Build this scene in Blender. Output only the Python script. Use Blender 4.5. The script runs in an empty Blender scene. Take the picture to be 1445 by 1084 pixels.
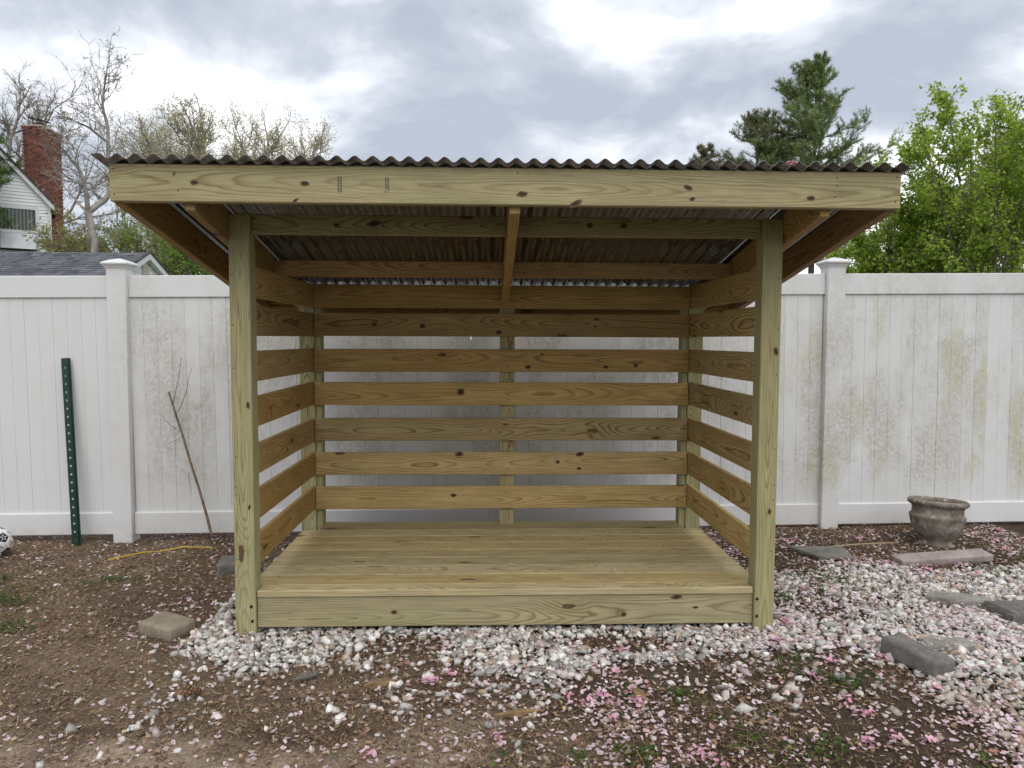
import bpy, bmesh, math, random
import numpy as np
from mathutils import Vector, Matrix, noise as mnoise

# ------------------------------------------------------------------ camera
scene = bpy.context.scene
C = scene.collection
CAM = (-0.0961, -3.2762, 1.3134)
YAW, PITCH, ROLL, FPX = 0.0339, -0.0612, 0.0038, 1041.9      # FPX: focal length for a 1445 px wide picture
def basis(yaw, pitch, roll):
    f = np.array([math.sin(yaw)*math.cos(pitch), math.cos(yaw)*math.cos(pitch), math.sin(pitch)])
    r0 = np.array([math.cos(yaw), -math.sin(yaw), 0.]); u0 = np.cross(r0, f)
    return r0*math.cos(roll)+u0*math.sin(roll), -r0*math.sin(roll)+u0*math.cos(roll), f
cr, cu, cf = basis(YAW, PITCH, ROLL)
cam = bpy.data.cameras.new('camera'); camo = bpy.data.objects.new('camera', cam); C.objects.link(camo)
m = Matrix.Identity(4)
for i in range(3):
    m[i][0], m[i][1], m[i][2], m[i][3] = cr[i], cu[i], -cf[i], CAM[i]
camo.matrix_world = m
cam.sensor_width = 36; cam.lens = 36*FPX/1445; cam.clip_end = 3000; cam.clip_start = .05
scene.camera = camo
def at(px, py, Y):                                            # a photo point at its real distance Y
    d = cf+cr*(px-722.5)/FPX-cu*(py-542)/FPX
    return np.array(CAM)+d*(Y-CAM[1])/d[1]

# ------------------------------------------------------------------ sky, sun, exposure
SUN_EL, SUN_AZ = math.radians(54), math.radians(168)          # azimuth from +Y towards +X
world = bpy.data.worlds.new('World'); scene.world = world; world.use_nodes = True
wn = world.node_tree.nodes; wl = world.node_tree.links; wn.clear()
def wnode(t, **k):
    n = wn.new(t)
    for a, b in k.items(): setattr(n, a, b)
    return n
def wmath(op, a, b=None, clamp=False):
    n = wnode('ShaderNodeMath', operation=op, use_clamp=clamp)
    for i, v in enumerate((a, b)):
        if v is None: continue
        if isinstance(v, (int, float)): n.inputs[i].default_value = v
        else: wl.new(v, n.inputs[i])
    return n.outputs[0]
out = wnode('ShaderNodeOutputWorld'); bg = wnode('ShaderNodeBackground'); bg.inputs[1].default_value = .1
sky = wnode('ShaderNodeTexSky', sky_type='NISHITA', sun_disc=False, sun_elevation=SUN_EL, sun_rotation=SUN_AZ)
tc = wnode('ShaderNodeTexCoord'); sep = wnode('ShaderNodeSeparateXYZ'); wl.new(tc.outputs['Generated'], sep.inputs[0])
zz = wmath('ADD', wmath('MAXIMUM', sep.outputs[2], 0.0), .34)
comb = wnode('ShaderNodeCombineXYZ')
wl.new(wmath('DIVIDE', sep.outputs[0], zz), comb.inputs[0]); wl.new(wmath('DIVIDE', sep.outputs[1], zz), comb.inputs[1])
def cloud(scale, detail, rough, dist, off):
    mp = wnode('ShaderNodeMapping'); wl.new(comb.outputs[0], mp.inputs[0]); mp.inputs['Location'].default_value = off
    n = wnode('ShaderNodeTexNoise'); wl.new(mp.outputs[0], n.inputs['Vector'])
    n.inputs['Scale'].default_value = scale; n.inputs['Detail'].default_value = detail
    n.inputs['Roughness'].default_value = rough; n.inputs['Distortion'].default_value = dist
    return n.outputs[0]
n1 = cloud(2.0, 9, .55, .2, (-9.7, -2.1, 0)); n2 = cloud(.55, 3, .5, .2, (6., -8., 2.))
mixv = wmath('ADD', wmath('MULTIPLY', n1, .68), wmath('MULTIPLY', n2, .32))
ramp = wnode('ShaderNodeValToRGB'); wl.new(mixv, ramp.inputs[0])
e = ramp.color_ramp.elements
e[0].position, e[0].color = .43, (.42, .46, .54, 1)
e[1].position, e[1].color = .585, (1.22, 1.23, 1.25, 1)
k = e.new(.48); k.color = (.53, .57, .64, 1)
k = e.new(.53); k.color = (.78, .81, .865, 1)
sc = wnode('ShaderNodeVectorMath', operation='SCALE'); wl.new(ramp.outputs[0], sc.inputs[0]); sc.inputs[3].default_value = 10.5
mx = wnode('ShaderNodeMix', data_type='RGBA'); mx.inputs[0].default_value = .93
wl.new(sky.outputs[0], mx.inputs[6]); wl.new(sc.outputs[0], mx.inputs[7])
wl.new(mx.outputs[2], bg.inputs[0]); wl.new(bg.outputs[0], out.inputs[0])
sl = bpy.data.lights.new('sun', 'SUN'); sl.energy = 1.5; sl.angle = math.radians(72); sl.color = (1, .95, .87)
so = bpy.data.objects.new('sun', sl); C.objects.link(so)
sd = Vector((math.sin(SUN_AZ)*math.cos(SUN_EL), math.cos(SUN_AZ)*math.cos(SUN_EL), math.sin(SUN_EL)))
so.rotation_euler = sd.to_track_quat('Z', 'Y').to_euler(); so.location = (3, -5, 12)
vs = scene.view_settings; vs.view_transform = 'Standard'; vs.look = 'None'; vs.gamma = 1; vs.use_curve_mapping = False
vs.exposure = .30

# ------------------------------------------------------------------ helpers
rng = np.random.default_rng(7); random.seed(7)
def tag(o, label=None, cat=None, group=None, kind=None):
    for k_, v in (('label', label), ('category', cat), ('group', group), ('kind', kind)):
        if v: o[k_] = v
    return o
def link(name, me, mat=None, parent=None, loc=None, rot=None, color=None):
    if mat is not None and len(me.materials) == 0: me.materials.append(mat)
    o = bpy.data.objects.new(name, me); C.objects.link(o)
    if parent is not None: o.parent = parent
    if loc is not None: o.location = loc
    if rot is not None: o.rotation_euler = rot
    if color is not None: o.color = (*color, 1) if len(color) == 3 else color
    return o
def empty(name, loc=(0, 0, 0), rz=0):
    o = bpy.data.objects.new(name, None); C.objects.link(o); o.location = loc; o.rotation_euler = (0, 0, rz)
    o.empty_display_size = .1
    return o
def np_mesh(name, v, f, cols=None, smooth=False):
    """v (n,3), f (m,k) equal sized faces, cols (n,3) point colours"""
    v = np.ascontiguousarray(v, np.float32); f = np.ascontiguousarray(f, np.int32)
    me = bpy.data.meshes.new(name); k_ = f.shape[1]
    me.vertices.add(len(v)); me.vertices.foreach_set('co', v.ravel())
    me.loops.add(f.size); me.loops.foreach_set('vertex_index', f.ravel())
    me.polygons.add(len(f)); me.polygons.foreach_set('loop_start', np.arange(0, f.size, k_, dtype=np.int32))
    me.polygons.foreach_set('loop_total', np.full(len(f), k_, np.int32))
    if smooth: me.polygons.foreach_set('use_smooth', np.ones(len(f), bool))
    me.update(calc_edges=True)
    if cols is not None:
        a = me.color_attributes.new('col', 'FLOAT_COLOR', 'POINT')
        a.data.foreach_set('color', np.c_[cols, np.ones(len(cols))].astype(np.float32).ravel())
    return me
def pd_mesh(name, v, f, smooth=False):
    me = bpy.data.meshes.new(name); me.from_pydata([tuple(map(float, p)) for p in v], [], f)
    if smooth:
        for p in me.polygons: p.use_smooth = True
    me.update(); return me
def bm_mesh(name, bm, smooth=False):
    bmesh.ops.recalc_face_normals(bm, faces=bm.faces)
    me = bpy.data.meshes.new(name); bm.to_mesh(me); bm.free()
    if smooth:
        for p in me.polygons: p.use_smooth = True
    return me
def box_mesh(name, dx, dy, dz, bev=.003, seg=1):
    bm = bmesh.new(); bmesh.ops.create_cube(bm, size=1)
    for v in bm.verts: v.co = (v.co.x*dx, v.co.y*dy, v.co.z*dz)
    if bev: bmesh.ops.bevel(bm, geom=bm.edges[:], offset=bev, segments=seg, affect='EDGES', profile=.5)
    return bm_mesh(name, bm)
def hash2(ix, iy, s):
    h = (ix.astype(np.int64)*374761393+iy.astype(np.int64)*668265263+s*1442695041) & 0xffffffff
    h = ((h ^ (h >> 13))*1274126177) & 0xffffffff
    return ((h ^ (h >> 16)) & 0xffff)/65535.
def vnoise(x, y, s=0):
    x = np.asarray(x, float); y = np.asarray(y, float)
    ix, iy = np.floor(x), np.floor(y); fx, fy = x-ix, y-iy
    fx = fx*fx*(3-2*fx); fy = fy*fy*(3-2*fy); ix = ix.astype(np.int64); iy = iy.astype(np.int64)
    a = hash2(ix, iy, s); b = hash2(ix+1, iy, s); c = hash2(ix, iy+1, s); d = hash2(ix+1, iy+1, s)
    return (a*(1-fx)+b*fx)*(1-fy)+(c*(1-fx)+d*fx)*fy
def fbm(x, y, s=0, o=4):
    t = 0; a = .5; n = 0
    for i in range(o):
        t = t+a*vnoise(np.asarray(x)*2**i, np.asarray(y)*2**i, s+i*17); n += a; a *= .5
    return t/n
def sstep(a, b, x):
    t = np.clip((np.asarray(x, float)-a)/(b-a), 0, 1); return t*t*(3-2*t)

# ------------------------------------------------------------------ materials
class NT:
    def __init__(s, name):
        s.mat = bpy.data.materials.new(name); s.mat.use_nodes = True
        s.t = s.mat.node_tree; s.n = s.t.nodes; s.b = s.n['Principled BSDF']
    def node(s, t, **k):
        n = s.n.new(t)
        for a, b in k.items(): setattr(n, a, b)
        return n
    def set(s, sock, v):
        if isinstance(v, bpy.types.NodeSocket): s.t.links.new(v, sock)
        elif v is not None: sock.default_value = v
    def math(s, op, a, b=None, c=None, clamp=False):
        n = s.node('ShaderNodeMath', operation=op, use_clamp=clamp)
        for i, v in enumerate((a, b, c)): s.set(n.inputs[i], v)
        return n.outputs[0]
    def vmath(s, op, a, b=None, sc=None):
        n = s.node('ShaderNodeVectorMath', operation=op); s.set(n.inputs[0], a)
        if b is not None: s.set(n.inputs[1], b)
        if sc is not None: s.set(n.inputs[3], sc)
        return n.outputs[0]
    def noise(s, vec, scale=5, detail=3, rough=.5, dist=0, out_=0):
        n = s.node('ShaderNodeTexNoise'); s.set(n.inputs['Vector'], vec); n.inputs['Scale'].default_value = scale
        n.inputs['Detail'].default_value = detail; n.inputs['Roughness'].default_value = rough; n.inputs['Distortion'].default_value = dist
        return n.outputs[out_]
    def ramp(s, fac, *st):
        n = s.node('ShaderNodeValToRGB'); s.set(n.inputs[0], fac); e = n.color_ramp.elements
        while len(e) < len(st): e.new(.5)
        for el, (p, c) in zip(e, st):
            el.position = p; el.color = (*c, 1) if len(c) == 3 else c
        return n.outputs[0]
    def fr(s, fac, a, b, lo=0., hi=1.):
        n = s.node('ShaderNodeMapRange', interpolation_type='SMOOTHSTEP'); s.set(n.inputs[0], fac)
        for i, v in enumerate((a, b, lo, hi)): n.inputs[i+1].default_value = v
        return n.outputs[0]
    def mix(s, fac, a, b, mode='MIX'):
        n = s.node('ShaderNodeMix', data_type='RGBA', blend_type=mode); s.set(n.inputs[0], fac)
        for i, v in ((6, a), (7, b)): s.set(n.inputs[i], (*v, 1) if isinstance(v, tuple) and len(v) == 3 else v)
        return n.outputs[2]
    def bump(s, h, strength=.3, dist=.01):
        n = s.node('ShaderNodeBump'); s.set(n.inputs['Height'], h); n.inputs['Strength'].default_value = strength
        n.inputs['Distance'].default_value = dist; s.t.links.new(n.outputs[0], s.b.inputs['Normal'])
    def done(s, col=None, rough=.6, metal=0, spec=None):
        s.set(s.b.inputs['Base Color'], (*col, 1) if isinstance(col, tuple) and len(col) == 3 else col)
        s.set(s.b.inputs['Roughness'], rough); s.set(s.b.inputs['Metallic'], metal)
        if spec is not None: s.b.inputs['Specular IOR Level'].default_value = spec
        return s.mat
    def obj(s): return s.node('ShaderNodeTexCoord').outputs['Object']
    def pos(s): return s.node('ShaderNodeNewGeometry').outputs['Position']
    def info(s): return s.node('ShaderNodeObjectInfo')
    def attr(s, name='col'): return s.node('ShaderNodeAttribute', attribute_name=name).outputs['Color']
    def xyz(s, v):
        n = s.node('ShaderNodeSeparateXYZ'); s.set(n.inputs[0], v); return n.outputs
    def vec(s, x=0., y=0., z=0.):
        n = s.node('ShaderNodeCombineXYZ')
        for i, v in enumerate((x, y, z)): s.set(n.inputs[i], v)
        return n.outputs[0]
    def hsv(s, c, h=.5, sa=1., v=1.):
        n = s.node('ShaderNodeHueSaturation'); s.set(n.inputs['Color'], c)
        s.set(n.inputs['Hue'], h); s.set(n.inputs['Saturation'], sa); s.set(n.inputs['Value'], v); return n.outputs[0]

def mk_wood():
    """sawn pine: rings cut lengthwise (board runs along local X), knots that the grain bends round"""
    t = NT('treated_pine'); inf = t.info(); rnd = inf.outputs['Random']
    o = t.xyz(t.obj()); off = t.math('MULTIPLY', rnd, 57.)
    xo = t.math('ADD', o[0], off)
    # knots
    kv = t.vec(t.math('MULTIPLY', xo, 2.1), t.math('ADD', t.math('MULTIPLY', o[2], 6.5), t.math('MULTIPLY', rnd, 31.)), t.math('MULTIPLY', o[1], .6))
    vo = t.node('ShaderNodeTexVoronoi', feature='F1', voronoi_dimensions='2D'); t.set(vo.inputs['Vector'], kv); vo.inputs['Scale'].default_value = 1; vo.inputs['Randomness'].default_value = 1
    kd = vo.outputs['Distance']; kc = t.xyz(vo.outputs['Color'])
    has = t.math('GREATER_THAN', kc[0], .72)
    ksz = t.math('MULTIPLY_ADD', kc[1], .065, .03)
    kn = t.math('MULTIPLY', t.fr(t.math('DIVIDE', t.math('ADD', kd, t.math('MULTIPLY', t.math('SUBTRACT', t.noise(t.obj(), 55, 3), .5), .075)), ksz), .75, 1.05, 1, 0), has)
    bend = t.math('MULTIPLY', t.fr(kd, .02, .42, 1, 0), has)
    # ring field
    wv = t.vec(t.math('MULTIPLY', xo, .55), t.math('MULTIPLY', rnd, 9.), 0.)
    d0 = t.math('MULTIPLY_ADD', t.noise(wv, 1, 2, .5), .26, -.07)
    cz = t.math('MULTIPLY_ADD', t.noise(t.vec(t.math('MULTIPLY', xo, .5), 3., t.math('MULTIPLY', rnd, 13.)), 1, 1), .16, -.08)
    zz_ = t.math('ADD', o[2], cz); yy_ = t.math('ADD', o[1], d0)
    wob = t.math('MULTIPLY', t.noise(t.vec(t.math('MULTIPLY', xo, 3.), t.math('MULTIPLY', o[1], 14.), t.math('MULTIPLY', o[2], 14.)), 1, 3, .55), .016)
    r = t.math('SQRT', t.math('ADD', t.math('MULTIPLY', zz_, zz_), t.math('MULTIPLY', yy_, yy_)))
    r = t.math('ADD', r, wob)
    v = t.math('ADD', t.math('MULTIPLY', r, 135.), t.math('MULTIPLY', bend, 2.4))
    fr = t.math('FRACT', v)
    band = t.node('ShaderNodeValToRGB'); t.set(band.inputs[0], fr); e = band.color_ramp.elements
    e[0].position = 0; e[0].color = (.35, .35, .35, 1); e[1].position = 1.; e[1].color = (.5, .5, .5, 1)
    for p, c in ((.1, 0.), (.5, .05), (.72, .42), (.86, 1.), (.95, .95)):
        k_ = e.new(p); k_.color = (c, c, c, 1)
    ringid = t.noise(t.vec(t.math('FLOOR', v), rnd, 0.), 7.3, 0)
    band_a = t.math('MULTIPLY', band.outputs[0], t.fr(ringid,   .3, .65, .55, 1.))
    # width of the lines varies over the board so that parts read nearly plain
    area = t.fr(t.noise(t.vec(t.math('MULTIPLY', xo, 1.3), t.math('MULTIPLY', o[1], 5.), t.math('MULTIPLY', o[2], 9.)), 1, 2), .3, .65, .55, 1.)
    band_a = t.math('MULTIPLY', band_a, area)
    base = inf.outputs['Color']; con = inf.outputs['Alpha']
    dark = t.mix(1., base, (.37, .21, .095), 'MULTIPLY')
    col = t.mix(t.math('MULTIPLY', t.math('MULTIPLY', band_a, .95), con), base, dark)
    fib = t.noise(t.vec(t.math('MULTIPLY', xo, 5.), t.math('MULTIPLY', o[1], 160.), t.math('MULTIPLY', o[2], 160.)), 1, 4, .6)
    col = t.mix(1., col, t.ramp(fib, (.25, (.72, .70, .67)), (.75, (1.20, 1.19, 1.18))), 'MULTIPLY')
    blo = t.noise(t.vec(t.math('MULTIPLY', xo, 1.1), t.math('MULTIPLY', o[1], 4.), t.math('MULTIPLY', o[2], 5.)), 1, 4, .6)
    col = t.mix(t.fr(blo, .5, .78, 0, .42), col, t.mix(1., col, (.80, .92, .68), 'MULTIPLY'))
    mott = t.noise(t.vec(t.math('MULTIPLY', xo, 2.3), t.math('MULTIPLY', o[1], 9.), t.math('MULTIPLY', o[2], 9.)), 1.7, 4, .6)
    col = t.mix(1., col, t.ramp(mott, (.25, (.86, .84, .81)), (.7, (1.08, 1.08, 1.06))), 'MULTIPLY')
    st = t.noise(t.vec(t.math('MULTIPLY', xo, 4.), t.math('MULTIPLY', o[1], 60.), t.math('MULTIPLY', o[2], 60.)), 1.3, 2, .4)
    col = t.mix(t.fr(st, .67, .78, 0, .6), col, (.12, .085, .05))
    col = t.mix(t.math('MULTIPLY', bend, .35), col, t.mix(1., col, (.72, .58, .42), 'MULTIPLY'))
    col = t.mix(t.math('MULTIPLY', kn, .93), col, t.mix(t.noise(t.obj(), 90, 2), (.035, .022, .014), (.15, .085, .04)))
    t.bump(t.math('SUBTRACT', t.math('ADD', t.math('MULTIPLY', band_a, .6), t.math('MULTIPLY', fib, .5)), t.math('MULTIPLY', kn, .6)), .28, .0015)
    return t.done(col, t.fr(fib, .2, .8, .62, .82), spec=.3)
WOOD = mk_wood()
def mk_simple(name, col, rough=.6, metal=0, nscale=None, namp=.2, bump=0, bscale=40, spec=None):
    t = NT(name); c = col
    if nscale:
        n = t.noise(t.obj(), nscale, 5, .6); lo = tuple(x*(1-namp) for x in col); hi = tuple(min(1, x*(1+namp)) for x in col)
        c = t.mix(t.fr(n, .3, .7), lo, hi)
    if bump: t.bump(t.noise(t.obj(), bscale, 5, .65), bump, .004)
    return t.done(c, rough, metal, spec)
def mk_attr(name, rough=.7, trans=0, nscale=0, namp=.25, spec=.3, bump=0):
    t = NT(name); c = t.attr()
    if nscale:
        n = t.noise(t.pos(), nscale, 4, .6); c = t.mix(1., c, t.ramp(n, (.3, (1-namp,)*3), (.7, (1+namp,)*3)), 'MULTIPLY')
        if bump: t.bump(t.noise(t.pos(), nscale*2.5, 3), bump, .004)
    m_ = t.done(c, rough, spec=spec)
    if trans:
        tr = t.node('ShaderNodeBsdfTranslucent'); t.set(tr.inputs[0], c)
        ms = t.node('ShaderNodeMixShader'); ms.inputs[0].default_value = trans
        t.t.links.new(t.b.outputs[0], ms.inputs[1]); t.t.links.new(tr.outputs[0], ms.inputs[2])
        t.t.links.new(ms.outputs[0], t.n['Material Output'].inputs[0])
    return m_
def mk_metal():
    t = NT('galvanised_steel'); p = t.obj()
    vo = t.node('ShaderNodeTexVoronoi'); t.set(vo.inputs['Vector'], p); vo.inputs['Scale'].default_value = 60
    sp = t.xyz(vo.outputs['Color'])[0]
    st = t.noise(t.vec(t.math('MULTIPLY', t.xyz(p)[0], 9.), t.math('MULTIPLY', t.xyz(p)[1], 1.2), 0.), 1, 5, .65)
    c = t.mix(sp, (.24, .258, .28), (.37, .39, .415)); c = t.mix(t.fr(st, .5, .85, 0, .25), c, (.10, .09, .08))
    return t.done(c, t.fr(st, .3, .7, .20, .34), 1.)
METAL = mk_metal()
def mk_vinyl():
    t = NT('white_vinyl'); p = t.pos(); x, y, z = t.xyz(p)
    rnd = t.info().outputs['Random']
    big = t.noise(t.vec(t.math('MULTIPLY', x, 2.2), t.math('MULTIPLY', z, .8), 3.), 1.3, 4, .6)
    brd = t.math('MULTIPLY_ADD', rnd, .11, -.05)
    mid = t.noise(t.vec(x, y, z), 6, 5, .7, .6)
    scr = t.noise(t.vec(x, y, z), 17, 4, .75, 2.4)                          # rubbed, scribbled growth
    side = t.fr(x, -2.75, -2.2, .12, 1.); rgt = t.fr(x, 1.0, 3.2, 0., 1.)
    vert = t.math('MULTIPLY', t.fr(z, .10, .45, .15, 1.), t.fr(z, 1.25, 1.75, 1., .55))
    m1 = t.math('MULTIPLY', t.fr(t.math('ADD', t.math('ADD', big, brd), t.math('MULTIPLY', mid, .35)), .52, .80), t.math('MULTIPLY', side, vert))
    m1 = t.math('MULTIPLY', m1, t.fr(scr, .38, .62, .30, 1.))
    c = t.mix(t.math('MULTIPLY', m1, .85), (.695, .70, .705), (.41, .395, .33))
    bg2 = t.noise(t.vec(t.math('MULTIPLY', x, 2.3), y, t.math('MULTIPLY', z, .9)), 1.7, 4, .6)
    m2 = t.math('MULTIPLY', t.math('MULTIPLY', t.fr(t.math('ADD', bg2, brd), .53, .68), rgt), t.fr(scr, .25, .65, .3, 1.))
    c = t.mix(t.math('MULTIPLY', m2, t.math('MULTIPLY', vert, .75)), c, (.47, .455, .27))
    haze_ = t.fr(t.noise(p, 1.1, 3), .3, .75, 0., .35); c = t.mix(t.math('MULTIPLY', haze_, side), c, (.60, .59, .56))
    low = t.math('MULTIPLY', t.fr(z, -.08, .10, 1., 0.), t.fr(mid, .35, .65)); c = t.mix(t.math('MULTIPLY', low, .35), c, (.36, .31, .22))
    return t.done(c, .42, spec=.4)
VINYL = mk_vinyl()
def mk_rock(name, a, b, scale=9, spots=None, rough=.9):
    t = NT(name); n = t.noise(t.obj(), scale, 7, .68); c = t.mix(t.fr(n, .3, .7), a, b)
    f = t.noise(t.obj(), scale*9, 4, .7); c = t.mix(1., c, t.ramp(f, (.3, (.72,)*3), (.7, (1.25,)*3)), 'MULTIPLY')
    if spots:
        s_ = t.noise(t.obj(), scale*2.2, 4, .7); c = t.mix(t.fr(s_, .56, .66, 0, .8), c, spots)
    t.bump(t.math('ADD', n, t.math('MULTIPLY', f, .5)), .7, .012)
    return t.done(c, rough, spec=.25)
CONCRETE = mk_rock('weathered_concrete', (.12, .10, .08), (.31, .275, .23), 12, (.46, .44, .40))
PAVER = mk_rock('grey_paver', (.13, .125, .115), (.22, .21, .195), 18)
PAVERB = mk_rock('tan_paver', (.22, .18, .13), (.33, .28, .21), 18)
SLATE = mk_rock('grey_slate', (.12, .115, .105), (.20, .19, .17), 10)
PINKSTONE = mk_rock('dusty_mauve_stone', (.26, .215, .20), (.38, .33, .31), 10)
FIELD = mk_rock('fieldstone', (.20, .19, .17), (.36, .34, .31), 12)
BARK = mk_simple('bark', (.16, .135, .115), .9, nscale=6, namp=.4, bump=.6)
BARKL = mk_simple('pale_bark', (.30, .27, .245), .9, nscale=4, namp=.35)
BARKD = mk_simple('dark_bark', (.085, .07, .058), .9, nscale=6, namp=.4)
BLACK = mk_simple('black_steel', (.012, .012, .013), .45)
LEAF = mk_attr('leaves', .5, .55)
NEEDLE = mk_attr('needles', .6, .15)
PETAL = mk_attr('petals', .6, .30)
LITTER = mk_attr('litter', .85)
STONE = mk_attr('gravel_stone', .8, 0, 55, .22, bump=.5)
def mk_soil():
    t = NT('soil'); p = t.pos(); c = t.attr()
    n = t.noise(p, 9, 6, .7); f = t.noise(p, 85, 5, .72); g = t.noise(p, 30, 5, .7)
    c = t.mix(1., c, t.ramp(n, (.3, (.65, .63, .60)), (.7, (1.3, 1.3, 1.3))), 'MULTIPLY')
    c = t.mix(1., c, t.ramp(f, (.28, (.45, .43, .40)), (.72, (1.5, 1.5, 1.5))), 'MULTIPLY')
    t.bump(t.math('ADD', g, t.math('MULTIPLY', f, .8)), 1., .02)
    return t.done(c, .95, spec=.15)
SOIL = mk_soil()

# ------------------------------------------------------------------ ground
def gz(x, y):
    x = np.asarray(x, float); y = np.asarray(y, float)
    z = -.03+(-.055+.05*sstep(-1., 2.5, x))*sstep(.3, 1.8, y)+.012*sstep(1., 2.5, x)*sstep(1.5, 0, y)
    z = z+.022*(fbm(x*1.3, y*1.3, 5, 3)-.5)+.014*(fbm(x*6, y*6, 9, 3)-.5)*sstep(7, 3, np.hypot(x, y))
    return z+.3*(fbm(x*.03, y*.03, 2, 2)-.5)*sstep(8, 60, np.hypot(x, y))
def gravel(x, y):
    """how thick the white gravel lies, 0..1"""
    x = np.asarray(x, float); y = np.asarray(y, float)
    n = fbm(x*3.1, y*3.1, 31, 4)-.5; n2 = fbm(x*1.3+9, y*1.3, 41, 3)-.5
    def ell(cx, cy, rx, ry, soft=.25): return 1-sstep(1-soft, 1+soft, np.sqrt(((x-cx)/rx)**2+((y-cy)/ry)**2)+n*1.1)
    g = 1-sstep(-.02, .08, np.abs(x)-1.36+n*.3)                    # strip round the shelter
    lo = -.20+n*.36-.30*np.exp(-((x-.10)/.34)**2)-.16*np.exp(-((x+1.02)/.24)**2)-.06*np.exp(-((x-1.0)/.3)**2)
    g = g*sstep(-.03, .03, y-lo)
    g = g*(1-.8*ell(-.46, -.13, .22, .16))*(1-.85*ell(.50, -.13, .24, .09))
    e = 1.30+.28*sstep(.1, -.5, y)+.03*sstep(-.5, -1.2, y)
    r = sstep(-.06, .12, x-e+n*.34)*sstep(1.0, .72, y+n*.4)
    r = np.where(y < -.5, r*np.clip(.75+n*1.8, 0, 1), r)
    r2 = ell(1.45, .28, .42, .28, .4)*.55
    r = np.clip(r-r2*np.clip(.7+n*3, 0, 1), 0, 1)
    halo = .24*sstep(.9, .45, np.abs(y+.15))*sstep(1.75, 1.2, np.abs(x))*np.clip(.6+n*2.2, 0, 1)
    return np.clip(np.maximum(np.maximum(g*sstep(1.4, 1.15, y), r), halo), 0, 1)
def axis(lo, hi, step, far):
    a = list(np.arange(lo, hi+1e-6, step)); s = step; L = [lo]; H = [hi]
    while H[-1] < far: s *= 1.35; H.append(H[-1]+s); L.append(L[-1]-s)
    return np.array(L[:0:-1]+a+H[1:])
gx = axis(-3.6, 3.7, .024, 900); gy = axis(-1.5, 2.1, .024, 900)
GX, GY = np.meshgrid(gx, gy); GZ = gz(GX, GY)
near = sstep(6, 3.5, np.hypot(GX, GY))
GZ = GZ+near*(.013*(fbm(GX*17, GY*17, 77, 3)-.5)+.010*(vnoise(GX*36, GY*36, 78)-.5))
nxg, nyg = len(gx), len(gy)
idx = np.arange(nxg*nyg).reshape(nyg, nxg)
gf = np.stack([idx[:-1, :-1], idx[:-1, 1:], idx[1:, 1:], idx[1:, :-1]], -1).reshape(-1, 4)
dry = sstep(.46, .62, fbm(GX*1.4+4, GY*1.4, 61, 3)+.42*np.exp(-(((GX+.95)/.6)**2+((GY+1.03)/.20)**2))-.05)
dry = np.clip(dry*sstep(-.55, -.95, GY)*sstep(.4, -.2, GX), 0, 1)
tanm = sstep(.34, .60, fbm(GX*.9+2, GY*1.2, 63, 4))*sstep(-.8, -1.7, GX)
base = np.array([.168, .124, .087])*np.ones(GX.shape+(1,))
wet = (.5*sstep(-.5, .7, GX)*np.clip(.4+1.2*fbm(GX*2+3, GY*2, 67, 3), 0, 1))[..., None]; base = base*(1-wet)
base = base*(1-tanm[..., None]*.6)+np.array([.29, .22, .15])*tanm[..., None]*.6
base = base*(1-dry[..., None])+np.array([.44, .355, .27])*dry[..., None]
dk = sstep(.5, .66, fbm(GX*1.7+7, GY*1.7, 65, 3))[..., None]*.5
base = base*(1-dk)+np.array([.075, .047, .032])*dk
farm = sstep(4, 12, np.hypot(GX, GY))[..., None]; base = base*(1-farm)+np.array([.07, .10, .035])*farm
ground = link('ground', np_mesh('ground', np.c_[GX.ravel(), GY.ravel(), GZ.ravel()], gf, base.reshape(-1, 3), True), SOIL)
tag(ground, 'bare brown soil of the yard strewn with stones and petals', 'ground', kind='structure')

def in_shed(x, y, mgn=0.):
    return (np.abs(x) < 1.16-mgn) & (y > .02+mgn) & (y < 1.25)
def sample(n, dens, x0=-3.4, x1=3.6, y0=-1.35, y1=2.0, r=rng):
    P = np.zeros((0, 2))
    while len(P) < n:
        q = np.c_[r.uniform(x0, x1, 4*n), r.uniform(y0, y1, 4*n)]
        q = q[r.random(4*n) < dens(q[:, 0], q[:, 1])]; P = np.r_[P, q]
    return P[:n]
def rotmats(n, r=rng, tilt=None):
    """random rotation matrices (n,3,3); tilt limits how far the local z leaves the vertical"""
    a = r.uniform(0, 2*np.pi, n)
    t = r.uniform(0, np.pi, n) if tilt is None else np.abs(r.normal(0, tilt, n)); b = r.uniform(0, 2*np.pi, n)
    ca, sa = np.cos(a), np.sin(a); R1 = np.zeros((n, 3, 3)); R1[:, 0, 0] = ca; R1[:, 0, 1] = -sa; R1[:, 1, 0] = sa; R1[:, 1, 1] = ca; R1[:, 2, 2] = 1
    ux, uy = np.cos(b), np.sin(b); ct, s_ = np.cos(t), np.sin(t); k = 1-ct
    R2 = np.zeros((n, 3, 3)); R2[:, 0, 0] = ct+ux*ux*k; R2[:, 0, 1] = ux*uy*k; R2[:, 1, 0] = ux*uy*k; R2[:, 1, 1] = ct+uy*uy*k
    R2[:, 0, 2] = uy*s_; R2[:, 2, 0] = -uy*s_; R2[:, 1, 2] = -ux*s_; R2[:, 2, 1] = ux*s_; R2[:, 2, 2] = ct
    return R2 @ R1
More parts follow.
